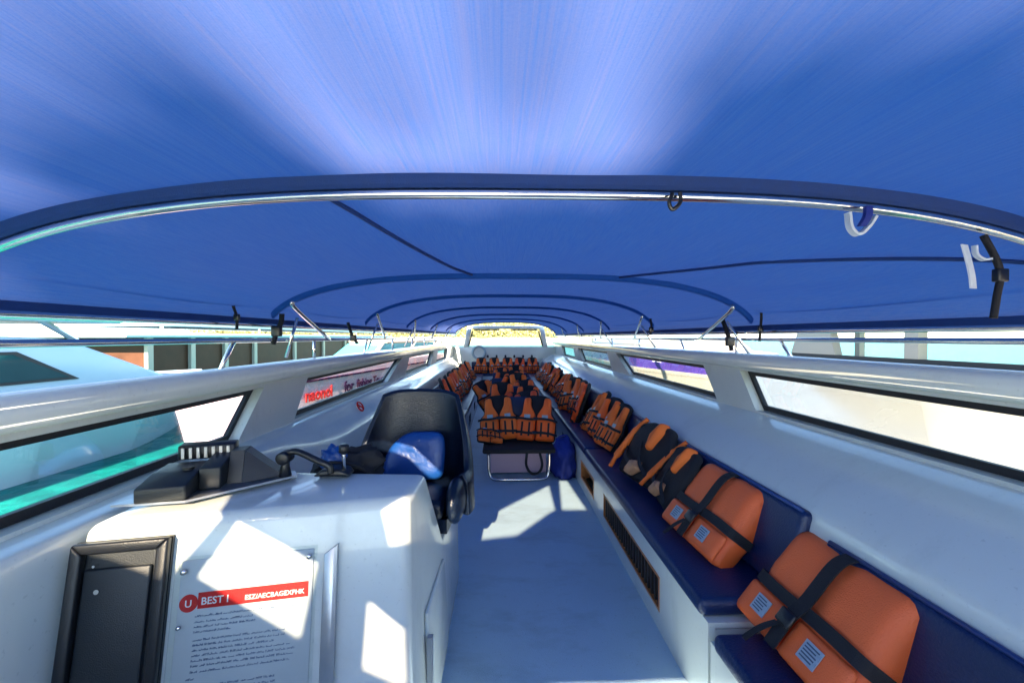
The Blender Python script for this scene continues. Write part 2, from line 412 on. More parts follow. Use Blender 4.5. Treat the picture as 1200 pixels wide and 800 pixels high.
# far left: pale cabin cruiser
def cruiser():
    t = thing('cabin_cruiser', 'pale blue white cabin boat with long dark side window at far left', 'boat', (-7.4, 3.0, -0.35))
    def p(name, bm, m, par=t, **k): 
        for v in bm.verts: v.co -= Vector((-7.4, 3.0, -0.35))
        return obj(name, bm, m, par, **k)
    bm = nb(); boat_hull(bm, -9.0, -6.1, -4, 10.6, 0.75, bow=1, taper=0.2, rake=0.8, flare=0.08); p('hull', bm, M['hull_blue'], smooth=False)
    bm = nb(); prism(bm, [(-3, 0.75), (8.2, 0.75), (6.2, 1.52), (5.5, 1.56), (-3, 1.56)], 'x', -8.7, -6.32)
    c = p('cabin', bm, M['hull_blue']); bevel(c, 0.05)
    bm = nb(); prism(bm, [(0, 0.93), (6.35, 0.93), (5.55, 1.36), (0, 1.36)], 'x', -6.34, -6.30); f = p('window', bm, M['rubber'])
    bm = nb(); prism(bm, [(0.05, 0.97), (6.2, 0.97), (5.5, 1.32), (0.05, 1.32)], 'x', -6.305, -6.29); p('pane', bm, M['pane_dark'], f)
    bm = nb(); box(bm, -6.308, -6.282, 4.85, 4.9, 0.95, 1.34); p('mullion', bm, M['rubber'], f)
    bm = nb(); box(bm, -8.9, -6.2, -3, 7.0, 1.76, 1.95); bevel(p('hard_top', bm, M['hull_blue']), 0.06)
    for y in (-1.0, 2.2, 6.4):
        for x in (-6.4, -8.6):
            bm = nb(); tube(bm, [(x, y, 1.5), (x, y-0.5, 1.8)], 0.04); p('roof_post', bm, M['steel'])
cruiser()

def ferry():
    t = thing('passenger_ferry', 'white passenger boat with brown cabin windows between white posts at left', 'boat', (-11.8, 23, -0.35))
    K = 1.43                                          # full size of the ferry: it lies beyond the cruiser
    def p(name, bm, m, par=t, **k):
        for v in bm.verts: v.co = Vector((v.co.x*K, v.co.y*K, 1.55 + (v.co.z-1.55)*K)) - Vector((-11.8, 23, -0.35))
        return obj(name, bm, m, par, **k)
    bm = nb(); boat_hull(bm, -10.0, -6.5, 7.2, 27, 0.78, bow=-1, rake=0.6); p('hull', bm, M['grey_plastic'])
    bm = nb(); box(bm, -9.7, -6.75, 8.0, 25, 0.78, 1.54); p('cabin', bm, M['pane_brown'])
    ys = [8.0, 9.1, 10.2, 11.4, 13.6, 15.8, 18, 20.2, 22.4, 24.6]
    for y in ys:
        bm = nb(); box(bm, -6.76, -6.68, y, y+0.13, 0.78, 1.54); p('window_post', bm, M['hull_white'])
    bm = nb(); box(bm, -10.0, -6.55, 7.4, 25.4, 1.54, 1.63); bevel(p('roof', bm, M['hull_blue']), 0.03)
    bm = nb(); box(bm, -9.6, -6.8, 8.4, 25, 1.78, 1.96); bevel(p('awning', bm, M['hull_blue']), 0.05)
    for y in (8.6, 12, 16, 20, 24.5):
        bm = nb(); tube(bm, [(-6.9, y, 1.62), (-6.9, y, 1.8)], 0.03); p('awning_post', bm, M['steel'])
    bm = nb(); box(bm, -6.70, -6.64, 8.0, 25, 0.74, 0.82); p('rub_rail', bm, M['hull_white'])
ferry()

def pink_boat():
    t = thing('tour_boat', 'pinkish white boat with red lettering on its side seen through left windows', 'boat', (-3.5, 9, -0.35))
    def p(name, bm, m, par=t, **k):
        for v in bm.verts: v.co -= Vector((-3.5, 9, -0.35))
        return obj(name, bm, m, par, **k)
    bm = nb(); boat_hull(bm, -3.5, -2.4, 4.35, 12, 1.09, bow=-1, flare=0.06, rake=0.5, taper=0.12); p('hull', bm, M['hull_pink'])
    bm = nb(); box(bm, -2.405, -2.375, 5.2, 11.8, 0.93, 0.955); p('rub_rail', bm, M['purple_ink'])
    bm = nb(); prism(bm, [(7.8, 1.09), (11.6, 1.09), (11.6, 1.42), (8.6, 1.42)], 'x', -3.4, -2.6); p('windshield', bm, M['pane_teal'])
    for y in (8.1, 9.8, 11.4):
        bm = nb(); tube(bm, [(-2.58, y-0.2, 1.09), (-2.58, y+0.4, 1.46)], 0.035); p('frame_post', bm, M['hull_white'])
    bm = nb(); box(bm, -3.4, -2.55, 8.6, 11.8, 1.43, 1.49); bevel(p('roof', bm, M['hull_white']), 0.02)
    # lettering on the right-hand side of the hull (reads from our boat)
    base = Matrix.Translation((3.5, -9, 0.35))
    def place(txt, y, z, size, m):
        mx = base @ Matrix.Translation((-2.386, y, z)) @ Matrix.Rotation(R(90), 4, 'Z') @ Matrix.Rotation(R(90), 4, 'X')
        text_mesh(txt, size, m, 'lettering', t, mx, extrude=0.004, bold=0.02)
    t.location.x += 0.35; t.rotation_euler.z = R(-10)
    place('naonol', 5.75, 0.67, 0.235, M['red']); place('for', 6.72, 0.68, 0.24, M['purple_ink']); place('fishing Tour', 7.10, 0.70, 0.205, M['purple_ink'])
t_pink = pink_boat()

def white_boat():
    t = thing('moored_boat', 'sunlit white boat with black trimmed open side windows beside right windows', 'boat', (4.4, 1.5, -0.35))
    def p(name, bm, m, par=t, **k):
        for v in bm.verts: v.co -= Vector((4.4, 1.5, -0.35))
        return obj(name, bm, m, par, **k)
    bm = nb(); boat_hull(bm, 2.9, 6.4, -6, 7.0, 0.60, bow=1, flare=0.05, rake=0.5); p('hull', bm, M['hull_white'])
    bm = nb(); prism(bm, [(3.0, 0.602), (6.2, 0.602), (5.2, 1.27), (4.3, 1.27)], 'y', -5.5, 6.1); bevel(p('deck_house', bm, M['hull_white']), 0.03)
    bm = nb(); box(bm, 4.34, 4.42, -5.4, 5.95, 1.272, 1.32); p('sill_trim', bm, M['rubber'])
    for y0, y1 in ((4.10, 4.25), (2.0, 2.12), (-0.2, -0.08)):
        bm = nb(); box(bm, 4.33, 4.43, y0, y1, 1.321, 1.78); p('window_post', bm, M['hull_white'])
    bm = nb(); prism(bm, [(5.15, 1.321), (5.95, 1.321), (5.75, 1.78), (5.28, 1.78)], 'x', 4.33, 4.43); p('cabin_panel', bm, M['hull_white'])
    bm = nb(); box(bm, 4.2, 5.4, -5.5, 6.0, 1.781, 1.86); bevel(p('roof', bm, M['hull_white']), 0.03)
    for y in (-4.8, -1.5, 1.8, 5.6):
        bm = nb(); box(bm, 5.06, 5.14, y, y+0.08, 1.272, 1.779); p('roof_post', bm, M['hull_white'])
white_boat()

def purple_boat():
    t = thing('purple_boat', 'dark purple boat with white lower band beyond the second right window', 'boat', (4.4, 11, -0.35))
    def p(name, bm, m, par=t, **k):
        for v in bm.verts: v.co -= Vector((4.4, 11, -0.35))
        return obj(name, bm, m, par, **k)
    bm = nb(); boat_hull(bm, 3.3, 6.0, 6.6, 17, 0.82, bow=-1, flare=0.05, rake=0.3); p('hull', bm, M['hull_white'])
    bm = nb(); boat_hull(bm, 3.36, 5.94, 6.7, 16.9, 1.26, zb=0.815, bow=-1, flare=0.0, rake=-0.1); p('topsides', bm, M['hull_purple'])
    bm = nb(); prism(bm, [(9.0, 1.26), (16, 1.26), (16, 1.72), (10.0, 1.72)], 'x', 3.6, 5.7); bevel(p('cabin', bm, M['hull_white']), 0.05)
    bm = nb(); prism(bm, [(10.2, 1.38), (15.5, 1.38), (15.5, 1.6), (10.6, 1.6)], 'x', 3.585, 3.62); p('window', bm, M['hull_blue'])
    bm = nb(); tube(bm, [(3.5, 7.2, 1.26), (3.5, 7.2, 1.5), (3.5, 9.4, 1.5)], 0.02); p('rail', bm, M['steel'])
purple_boat()

# ------------------------------------------------------------------ our boat: deck and hull sides
Y0, Y1 = -3.2, 12.7
bm = nb(); vs = [bm.verts.new(q) for q in ((-1.5, Y0, 0), (1.9, Y0, 0), (1.9, Y1, 0), (-1.5, Y1, 0))]; bm.faces.new(vs)
tag(obj('deck', bm, M['deck']), kind='structure')

def lerp(a, b, t): return a + (b-a)*t

def hull_side(side):
    right = side > 0
    lab = ('white right hull side with sloping panel and row of raked windows behind bench' if right else
           'white left hull side with raked windows running behind console and chair')
    t = thing('hull_side', lab, 'hull side', (1.7 if right else -1.4, 5, 0))
    O = Vector(t.location)
    def p(name, bm, m, par=t, **k):
        for v in bm.verts: v.co -= O
        return obj(name, bm, m, par, **k)
    xw = 1.72 if right else -1.41
    zl, zb, zt, zc = (1.045, 1.06, 1.315, 1.34) if right else (0.97, 0.985, 1.25, 1.285)
    xo = xw + side*0.09
    if right:
        wins = [(-2.6, 0.4, -2.4, 0.55), (0.75, 2.55, 0.95, 2.76), (3.0, 5.1, 3.2, 5.72), (5.75, 8.1, 6.0, 8.4), (8.7, 10.6, 9.0, 10.9)]
        wins = [(-2.6, 2.69, -2.4, 2.88), (3.18, 5.36, 3.40, 6.0), (6.2, 8.4, 6.5, 8.9), (9.2, 11, 9.5, 11.3)]
    else:
        wins = [(-2.6, 2.25, -2.4, 2.50), (2.86, 5.2, 3.06, 6.0), (6.2, 8.4, 6.5, 8.9), (9.2, 11, 9.5, 11.3)]
    # band around the windows
    bm = nb()
    prism(bm, [(Y0, zl-0.05), (Y1, zl-0.05), (Y1, zb), (Y0, zb)], 'x', xw, xo)
    prism(bm, [(Y0, zt), (Y1, zt), (Y1, zc+0.03), (Y0, zc+0.03)], 'x', xw, xo)
    pb, ptp = Y0, Y0
    for (b0, b1, t0, t1) in wins + [(Y1, Y1, Y1, Y1)]:
        prism(bm, [(pb, zb), (b0, zb), (t0, zt), (ptp, zt)], 'x', xw, xo); pb, ptp = b1, t1
    p('wall_panel', bm, M['gel'])
    for (b0, b1, t0, t1) in wins:
        g = 0.034; k = (t1-b1)/(zt-zb); k0 = (t0-b0)/(zt-zb); e = 0.0015
        xa, xb = xo - side*0.035, xo - side*0.012
        bm = nb()
        prism(bm, [(b0+e, zb+e), (b1-e, zb+e), (b1-e+k*g, zb+g), (b0+e+k0*g, zb+g)], 'x', xa, xb)
        prism(bm, [(t0-k0*g+e, zt-g), (t1-k*g-e, zt-g), (t1-e, zt-e), (t0+e, zt-e)], 'x', xa, xb)
        prism(bm, [(b0+e+k0*g, zb+g), (b0+g+k0*g, zb+g), (t0+g-k0*g, zt-g), (t0+e-k0*g, zt-g)], 'x', xa, xb)
        prism(bm, [(b1-g+k*g, zb+g), (b1-e+k*g, zb+g), (t1-e-k*g, zt-g), (t1-g-k*g, zt-g)], 'x', xa, xb)
        f = p('window', bm, M['rubber'])
        bm = nb(); prism(bm, [(b0+g*.5+k0*g, zb+g*.6), (b1-g*.5+k*g*.6, zb+g*.6), (t1-g*.5-k*g*.6, zt-g*.6), (t0+g*.5-k0*g, zt-g*.6)], 'x', xo-side*0.026, xo-side*0.021)
        p('pane', bm, M['pane'], f)
    # sloping inner liner lofted along the boat
    def prof(y):
        if right:
            return [(1.26, 0.0), (1.26, 0.55), (1.29, 0.78), (1.335, 0.86), (1.44, 0.935), (1.57, 0.995), (1.67, 1.03), (1.725, 1.044)]
        far = [(-1.15, 0.0), (-1.18, 0.50), (-1.25, 0.75), (-1.29, 0.82), (-1.33, 0.87), (-1.36, 0.92), (-1.38, 0.955), (-1.415, 0.969)]
        near = [(-1.27, 0.0), (-1.275, 0.5), (-1.28, 0.80), (-1.285, 0.91), (-1.295, 0.955), (-1.31, 0.966), (-1.345, 0.969), (-1.415, 0.970)]
        u = max(0, min(1, (y-1.9)/1.5)); u = u*u*(3-2*u)
        return [(lerp(a[0], b[0], u), lerp(a[1], b[1], u)) for a, b in zip(near, far)]
    bm = nb(); rows = []
    ny = 60
    for i in range(ny+1):
        y = lerp(Y0, Y1, i/ny); pts = smooth_path([(a, 0, b) for a, b in prof(y)], 3)
        rows.append([bm.verts.new((q.x, y, q.z)) for q in pts])
    for i in range(ny):
        for j in range(len(rows[0])-1): bm.faces.new((rows[i][j], rows[i][j+1], rows[i+1][j+1], rows[i+1][j]))
    p('liner', bm, M['gel'], smooth=True)
    # coaming: rounded cap
    bm = nb(); cx, cz, hw, hh = xw + side*0.035, (zc + (1.425 if right else 1.375))/2, 0.10, ((1.425 if right else 1.375) - zc)/2 + 0.010
    pts = []
    for k in range(20):
        a = 2*math.pi*k/20; c, s = math.cos(a), math.sin(a)
        pts.append((cx + hw*math.copysign(abs(c)**0.6, c), cz + hh*math.copysign(abs(s)**0.6, s)))
    prism(bm, pts, 'y', Y0, Y1); o = p('coaming', bm, M['gel'], smooth=True)
    # outer skin
    bm = nb(); prism(bm, [(xo, zl), (xo+side*0.02, zl), (xo-side*0.18, -0.5), (xo-side*0.22, -0.5)], 'y', Y0, Y1); p('outer_skin', bm, M['gel'])
    return t
hull_side(-1); hull_side(1)

def handrail(side):
    right = side > 0
    x = 1.80 if right else -1.47
    z0, z1 = (1.42, 1.535) if right else (1.395, 1.53)
    t = thing('handrail', 'thin steel handrail along the %s coaming below the canopy edge' % ('right' if right else 'left'), 'handrail', (x, 5, z0))
    O = Vector(t.location)
    bm = nb(); tube(bm, [(x, -2.8, z1), (x, 12.4, z1)], 0.013, 8)
    for v in bm.verts: v.co -= O
    obj('rail', bm, M['steel'], t, smooth=True)
    ys = (2.2, 3.3, 4.5, 5.7, 6.9, 8.1, 9.3, 10.5) if not right else (2.45, 3.05, 3.9, 5.2, 6.4, 7.6, 8.8, 10.0)
    for i, y in enumerate(ys):
        bm = nb(); tube(bm, [(x, y, z0-0.02), (x, y + (0.0 if i % 2 else 0.12), z1)], 0.012, 8)
        for v in bm.verts: v.co -= O
        obj('stanchion', bm, M['steel'], t, smooth=True)
handrail(-1); handrail(1)

# stern frame and bulkhead at the far end
def stern():
    t = thing('stern_bulkhead', 'white panel with open window frame at the far end of the boat', 'bulkhead', (0.2, 12.6, 0))
    O = Vector(t.location)
    def p(name, bm, m, par=t, **k):
        for v in bm.verts: v.co -= O
        return obj(name, bm, m, par, **k)
    bm = nb(); box(bm, -1.45, 1.85, 12.55, 12.65, 0, 1.26); bevel(p('panel', bm, M['gel']), 0.02)
    for s in (-1, 1):
        bm = nb(); xb = 0.2 + s*1.22; xt = 0.2 + s*1.10
        prism(bm, [(xb-0.07, 1.26), (xb+0.07, 1.26), (xt+0.07, 1.84), (xt-0.07, 1.84)], 'y', 12.5, 12.62); bevel(p('post', bm, M['gel']), 0.02)
        bm = nb(); xb -= s*0.09; xt -= s*0.09
        prism(bm, [(xb-0.02, 1.27), (xb+0.02, 1.27), (xt+0.02, 1.74), (xt-0.02, 1.74)], 'y', 12.52, 12.6); p('gasket', bm, M['rubber'])
    bm = nb(); box(bm, -0.97, 1.37, 12.5, 12.62, 1.80, 1.90); bevel(p('header', bm, M['gel']), 0.02)
    for s in (-1, 1):
        bm = nb(); box(bm, 0.2+s*0.2, 0.2+s*0.95, 12.49, 12.53, 1.755, 1.795); p('light_bar', bm, M['grey_plastic'])
    for i in range(6):
        bm = nb(); tube(bm, [(-0.35+i*0.27, 12.56, 0.98), (-0.35+i*0.27, 12.50, 0.98), (-0.35+i*0.27, 12.48, 0.93)], 0.03, 8); p('knob', bm, M['black_plastic'])
    bm = nb(); pts = [(-0.62 + 0.19*math.cos(a*math.pi/12), 12.52, 1.08 + 0.19*math.sin(a*math.pi/12)) for a in range(24)]
    tube(bm, pts, 0.035, 8, closed=True); p('wheel_ring', bm, M['hull_blue'], smooth=True)
stern()

# bow end behind the viewer: low white bulkhead so the boat is closed
bm = nb(); box(bm, -1.45, 1.85, Y0-0.08, Y0, 0, 1.0)
tag(obj('bow_bulkhead', bm, M['gel']), 'low white bulkhead closing the bow end of the deck', 'bulkhead')

# unseen raised deck added at the bow to bounce sunlight into the boat
def bounce_deck():
    t = thing('bounce_deck', 'raised white deck added unseen behind the viewer to bounce sunlight', 'bow deck', (0.2, -1.9, 0))
    O = Vector(t.location)
    bm = nb(); box(bm, -1.24, 1.24, Y0+0.01, -0.55, 0, 0.96)
    for v in bm.verts: v.co -= O
    bevel(obj('top', bm, M['gel'], t), 0.03, 3)
bounce_deck()

# ------------------------------------------------------------------ canopy
HOOPS = [1.2, 2.75, 4.5, 6.3, 8.2, 10.2, 12.2]
CX, CA = 0.10, 1.64
def crown(y):
    pts = [(-2.6, 0.50), (0.2, 0.50), (1.2, 0.465), (2.75, 0.425), (4.5, 0.47), (6.3, 0.475), (8.2, 0.47), (12.4, 0.46)]
    for (a, za), (b, zb) in zip(pts, pts[1:]):
        if y <= b: return lerp(za, zb, max(0, (y-a)/(b-a)))
    return pts[-1][1]
def halfw(y): return lerp(CA, 1.5, max(0, min(1, (y-2)/10))) + 0.16*max(0, min(1, (2.6-y)/1.4))
def cxy(y): return lerp(CX, 0.2, max(0, min(1, (y-1)/11))) + 0.07*max(0, min(1, (2.4-y)/1.0))
def edge(y, s): return 0.085 if s < 0 else 0.045
def arch(y, u, drop=0.0):
    """u in -1..1 -> point on the hoop/fabric cross-section"""
    e = edge(y, u); zc = crown(y)
    z = e + (zc-e)*max(0.0, 1-abs(u)**3.0)**0.5
    return Vector((cxy(y) + halfw(y)*u, y, EYE + z - drop))

def canopy():
    t = thing('canopy', 'blue fabric bimini canopy stretched over curved steel hoops', 'canopy', (0.1, 4, EYE))
    O = Vector(t.location)
    def p(name, bm, m, par=t, **k):
        for v in bm.verts: v.co -= O
        return obj(name, bm, m, par, **k)
    bm = nb(); NU = 110; ys = []
    y = -2.4
    while y < 12.35: ys.append(y); y += 0.055 if y < 5 else 0.1
    rows = []
    for y in ys:
        hs = [h for h in [-0.6] + HOOPS]
        a = max([h for h in hs if h <= y], default=-2.4); b = min([h for h in hs if h > y], default=12.4)
        f = (y-a)/max(0.01, b-a); sag = 4*f*(1-f)
        row = []
        for i in range(NU+1):
            th = -math.pi/2 + math.pi*i/NU; u = math.sin(th)
            u = math.copysign(abs(u)**0.9, u)
            q = arch(y, u)
            au = abs(u)
            q.z -= 0.030*sag*(1-au**4)
            if y > 1.2:
                q.z -= 0.05*sag*max(0, au-0.45)*(1 if au < 0.97 else 0)
                # tension folds fanning out from the hoop corners
                wv = noise.noise((u*9 + y*0.6, y*0.7 + u*2, 3.0))*0.028 + noise.noise((u*22, y*1.1 + u*5, 8.0))*0.012
                q.z += wv*sag*min(1, au*1.6)*(1-au**8)
            else:
                q.z += 0.006*noise.noise((u*5, y*1.2, 1.0))
            row.append(bm.verts.new(q))
        rows.append(row)
    for i in range(len(rows)-1):
        for j in range(NU): bm.faces.new((rows[i][j], rows[i][j+1], rows[i+1][j+1], rows[i+1][j]))
    # clear cut-outs added in the unseen bow canopy, shaped to throw the sun patches
    cutouts = nb()
    polys = [[(-0.62, -0.77), (0.10, 0.11), (0.08, -0.52), (-0.28, -0.95), (-0.61, -0.99)], [(0.235, 0.26), (0.145, -0.52), (0.36, -0.52), (0.315, 0.26)],
             [(-1.42, -0.70), (-1.24, -0.98), (-1.10, -0.70), (-1.18, -0.45), (-1.5, -0.45)], [(-1.16, -1.02), (-0.91, -1.5), (-0.84, -1.07), (-1.05, -0.74)],
             [(-0.70, -1.35), (-0.61, -1.55), (-0.63, -1.9), (-0.74, -1.75)], [(-1.04, 0.30), (-0.92, 0.36), (-0.93, 0.24)], [(-0.92, 0.36), (-0.72, 0.16), (-0.76, 0.06), (-0.93, 0.24)], [(-0.72, 0.16), (-0.53, -0.33), (-0.60, -0.37), (-0.76, 0.06)]]
    for pl in polys:
        c0 = sum((Vector((x, y, 0)) for x, y in pl), Vector())/len(pl)
        near = [f for f in bm.faces if (f.calc_center_median().xy - c0.xy).length < 1.1]
        def inside(q):
            r = False; k = len(pl)-1
            for i in range(len(pl)):
                (xi, yi), (xk, yk) = pl[i], pl[k]
                if (yi > q.y) != (yk > q.y) and q.x < (xk-xi)*(q.y-yi)/(yk-yi)+xi: r = not r
                k = i
            return r
        for i in range(len(pl)):
            a = Vector((*pl[i], 0)); b = Vector((*pl[(i+1) % len(pl)], 0))
            near = [f for f in bm.faces if (f.calc_center_median().xy - c0.xy).length < 1.1]
            ge = list({e for f in near for e in f.edges} | {v for f in near for v in f.verts}) + near
            bmesh.ops.bisect_plane(bm, geom=ge, plane_co=a, plane_no=(b-a).cross(Vector((0,0,1))), dist=1e-5)
        gone = [f for f in bm.faces if inside(f.calc_center_median())]
        for f in gone: cutouts.faces.new([cutouts.verts.new(v.co - Vector((0, 0, 0.002))) for v in f.verts])
        bmesh.ops.delete(bm, geom=gone, context='FACES')
    bmesh.ops.remove_doubles(cutouts, verts=cutouts.verts[:], dist=1e-4)
    p('sun_cutout', cutouts, M['vinyl'], smooth=True)
    p('fabric', bm, M['canopy'], smooth=True)
    for k, y in enumerate(HOOPS):
        us = [math.sin(-math.pi/2 + math.pi*i/60) for i in range(61)]
        us = [math.copysign(min(0.965, abs(u)), u) for u in us[6:-6]]
        arc = [arch(y, u*0.95, 0.048 if k == 0 else 0.018) for u in us]
        r = 0.0145
        L = arc[0]; Rr = arc[-1]
        legL = smooth_path([arc[1], L, L+Vector((-0.015, 0.06, -0.05)), Vector((-1.47, y+0.85, EYE-0.02))], 5)
        legR = smooth_path([arc[-2], Rr, Rr+Vector((0.015, 0.06, -0.05)), Vector((1.78, y+0.85, EYE-0.015))], 5)
        if k == 0:
            legL = smooth_path([arc[1], L, L+Vector((-0.04, 0.0, -0.1)), L+Vector((-0.05, 0.02, -0.2))], 5)
            legR = smooth_path([arc[-2], Rr, Rr+Vector((0.04, 0.0, -0.1)), Rr+Vector((0.05, 0.02, -0.2))], 5)
        bm = nb(); tube(bm, list(reversed(legL))[:-1] + arc[1:-1] + legR[1:], r, 10)
        p('hoop', bm, M['steel'], smooth=True)
        # fabric sleeve band over the hoop
        bm = nb(); rows = []
        for i in range(81):
            u = math.sin(-math.pi/2 + math.pi*i/80)*0.985
            q = arch(y, u)
            hgt = 0.034 if k == 0 else 0.035
            rows.append([bm.verts.new(q + Vector((0, dy, dz))) for dy, dz in ((-0.03, 0.001), (-0.02, -hgt*0.7), (-0.012, -hgt), (0.012, -hgt), (0.02, -hgt*0.7), (0.03, 0.001))])
        for i in range(80):
            for j in range(5): bm.faces.new((rows[i][j], rows[i+1][j], rows[i+1][j+1], rows[i][j+1]))
        p('sleeve', bm, M['blue_tape'] if k == 0 else M['sleeve'])
        if k in (1, 2, 3, 4, 5):
            for s, X in ((-1, -1.47), (1, 1.80)):
                q = arch(y, s*0.93, 0.06)
                bm = nb(); tube(bm, [q + Vector((0, 0.14, -0.04)), Vector((X, y+0.12, 1.41))], 0.011, 8); p('brace', bm, M['steel'], smooth=True)
    for s in (-1, 1):
        pts = []
        y = -2.4
        while y < 12.4: pts.append(arch(y, s*1.0, 0.008)); y += 0.3
        bm = nb(); tube(bm, pts, 0.016, 10); p('edge_rail', bm, M['steel'], smooth=True)
        bm = nb()
        ribbon(bm, [q + Vector((-s*0.01, 0, 0.02)) for q in pts], (0, 0, 0.045), 0.006); p('hem', bm, M['blue_tape'])
    for path in (((1.25, -0.40), (1.9, -0.30), (2.7, -0.18)), ((1.30, 0.90), (1.9, 0.62), (2.7, 0.42))):
        pts = []
        for k in range(30):
            f = k/29*(len(path)-1); i = min(int(f), len(path)-2); g = f-i
            y = lerp(path[i][0], path[i+1][0], g); u = lerp(path[i][1], path[i+1][1], g)
            sg = 4*((y-1.2)/1.55)*(1-(y-1.2)/1.55)
            pts.append(arch(y, u, 0.012 + 0.030*sg*(1-abs(u)**4) + 0.05*sg*max(0, abs(u)-0.45)))
        bm = nb(); tube(bm, pts, 0.008, 6); p('seam', bm, M['blue_tape'], smooth=True)
canopy()

# ------------------------------------------------------------------ benches
def cushion_box(bm, x0, x1, y0, y1, z0, z1): box(bm, x0, x1, y0, y1, z0, z1)

def bench(side, label, segs, zseat, vents, ya, yb):
    """side +1: right. segs list of (y0,y1) cushions; vents list of (y0,y1,kind)"""
    def X(x): return x if side > 0 else 0.36 - x       # mirror about the centre line
    t = thing('side_bench', label, 'bench', (X(1.0), (ya+yb)/2, 0))
    O = Vector(t.location)
    def p(name, bm, m, par=t, **k):
        for v in bm.verts: v.co -= O
        return obj(name, bm, m, par, **k)
    xf = X(0.845)
    zt = zseat - 0.075
    # riser with openings
    bm = nb(); xs = sorted((xf, xf+side*0.03))
    v0, v1 = 0.10, 0.285
    prism(bm, [(ya, 0), (yb, 0), (yb, v0), (ya, v0)], 'x', *xs)
    prism(bm, [(ya, v1), (yb, v1), (yb, zt), (ya, zt)], 'x', *xs)
    prev = ya
    for (a, b, kind) in vents + [(yb, yb, 0)]:
        if a - prev > 0.01: prism(bm, [(prev, v0), (a, v0), (a, v1), (prev, v1)], 'x', *xs)
        prev = b
    box(bm, *sorted((X(0.85), X(1.25))), ya+0.002, yb-0.002, zt-0.025, zt-0.002)
    box(bm, *sorted((X(0.876), X(1.25))), ya+0.002, ya+0.03, 0.0, zt-0.03)
    box(bm, *sorted((X(0.876), X(1.25))), yb-0.03, yb-0.002, 0.0, zt-0.03)
    p('base', bm, M['gel'])
    for (a, b, kind) in vents:
        bm = nb(); fx = sorted((X(0.843), X(0.87))); g = 0.014
        if kind == 'wood':
            g = 0.022
        prism(bm, [(a, v0), (b, v0), (b, v0+g), (a, v0+g)], 'x', *fx); prism(bm, [(a, v1-g), (b, v1-g), (b, v1), (a, v1)], 'x', *fx)
        prism(bm, [(a, v0+g), (a+g, v0+g), (a+g, v1-g), (a, v1-g)], 'x', *fx); prism(bm, [(b-g, v0+g), (b, v0+g), (b, v1-g), (b-g, v1-g)], 'x', *fx)
        f = p('vent', bm, M['wood'] if kind != 'dark' else M['slat'])
        bm = nb(); box(bm, *sorted((X(0.93), X(0.94))), a, b, v0, v1); p('backing', bm, M['slat'], f)
        if kind == 'grille':
            bm = nb(); n = 22
            for i in range(n):
                y = a+g+(b-a-2*g)*(i+0.5)/n
                box(bm, *sorted((X(0.852), X(0.872))), y-0.008, y+0.008, v0+g, v1-g)
            p('louvre', bm, M['slat'], f)
        elif kind == 'wood':
            bm = nb(); box(bm, *sorted((X(0.872), X(0.93))), b-0.02, b, v0, v1); p('jamb', bm, M['wood'], f)
    for (a, b) in segs:
        bm = nb(); box(bm, *sorted((X(0.825), X(1.24))), a+0.006, b-0.006, zt, zseat)
        c = bevel(p('seat_cushion', bm, M['navy']), 0.028, 4)
        bm = nb(); prism(bm, [(X(1.165), zseat+0.004), (X(1.25), zseat+0.004), (X(1.33), zseat+0.345), (X(1.262), zseat+0.355)], 'y', a+0.008, b-0.008)
        bevel(p('backrest', bm, M['navy']), 0.028, 4)
        bm = nb(); tube(bm, [(X(1.272), a+0.03, zseat+0.352), (X(1.272), b-0.03, zseat+0.352)], 0.008, 6); p('piping', bm, M['piping'], smooth=True)
bench(1, 'long navy bench along right hull side with louvred white base and life vests', [(1.64, 3.95), (3.95, 6.2), (6.2, 8.5), (8.5, 10.4), (10.4, 12.1)], 0.47,
      [(2.12, 3.28, 'grille'), (3.62, 4.2, 'wood'), (5.0, 5.45, 'dark'), (6.05, 6.5, 'dark'), (7.2, 7.6, 'dark'), (8.6, 9.0, 'dark'), (10, 10.4, 'dark')], 1.62, 12.1)
bench(1, 'lower short navy bench nearest the camera under the closest folded vest', [(0.1, 1.56)], 0.41, [(0.3, 1.45, 'grille')], 0.1, 1.60)
bench(-1, 'long navy bench along left hull side behind the helm chair', [(3.9, 6.2), (6.2, 8.5), (8.5, 10.4), (10.4, 12.1)], 0.47,
      [(4.4, 4.8, 'dark'), (5.5, 5.9, 'dark'), (6.6, 7.0, 'dark'), (7.9, 8.3, 'dark'), (9.4, 9.8, 'dark')], 3.9, 12.1)

def stern_bench():
    t = thing('stern_bench', 'navy bench across the far end below the white panel', 'bench', (0.18, 12.3, 0))
    O = Vector(t.location)
    def p(name, bm, m, par=t, **k):
        for v in bm.verts: v.co -= O
        return obj(name, bm, m, par, **k)
    bm = nb(); box(bm, -0.84, 1.21, 12.12, 12.5, 0, 0.395); p('base', bm, M['gel'])
    bm = nb(); box(bm, -0.84, 1.21, 12.105, 12.5, 0.397, 0.47); bevel(p('seat_cushion', bm, M['navy']), 0.03, 3)
    bm = nb(); box(bm, -0.84, 1.21, 12.44, 12.54, 0.475, 0.8); bevel(p('backrest', bm, M['navy']), 0.03, 3)
stern_bench()

# ------------------------------------------------------------------ helm console
FACE_T = 0.2                                   # the front face leans away from the camera as it rises
FA, FB = Vector((-1.262, 1.275)), Vector((-0.317, 1.435))   # plan line of the face at z = .99
FDIR = (FB-FA).normalized(); ZTOP = 0.99
def face(px_x, z, out=0.0):
    """point on the console front face"""
    f = (px_x-FA.x)/(FB.x-FA.x); y = FA.y + f*(FB.y-FA.y) - FACE_T*(ZTOP-z)
    n = Vector((FDIR.y, -FDIR.x, FACE_T*0.6)).normalized()
    return Vector((px_x, y, z)) + n*out

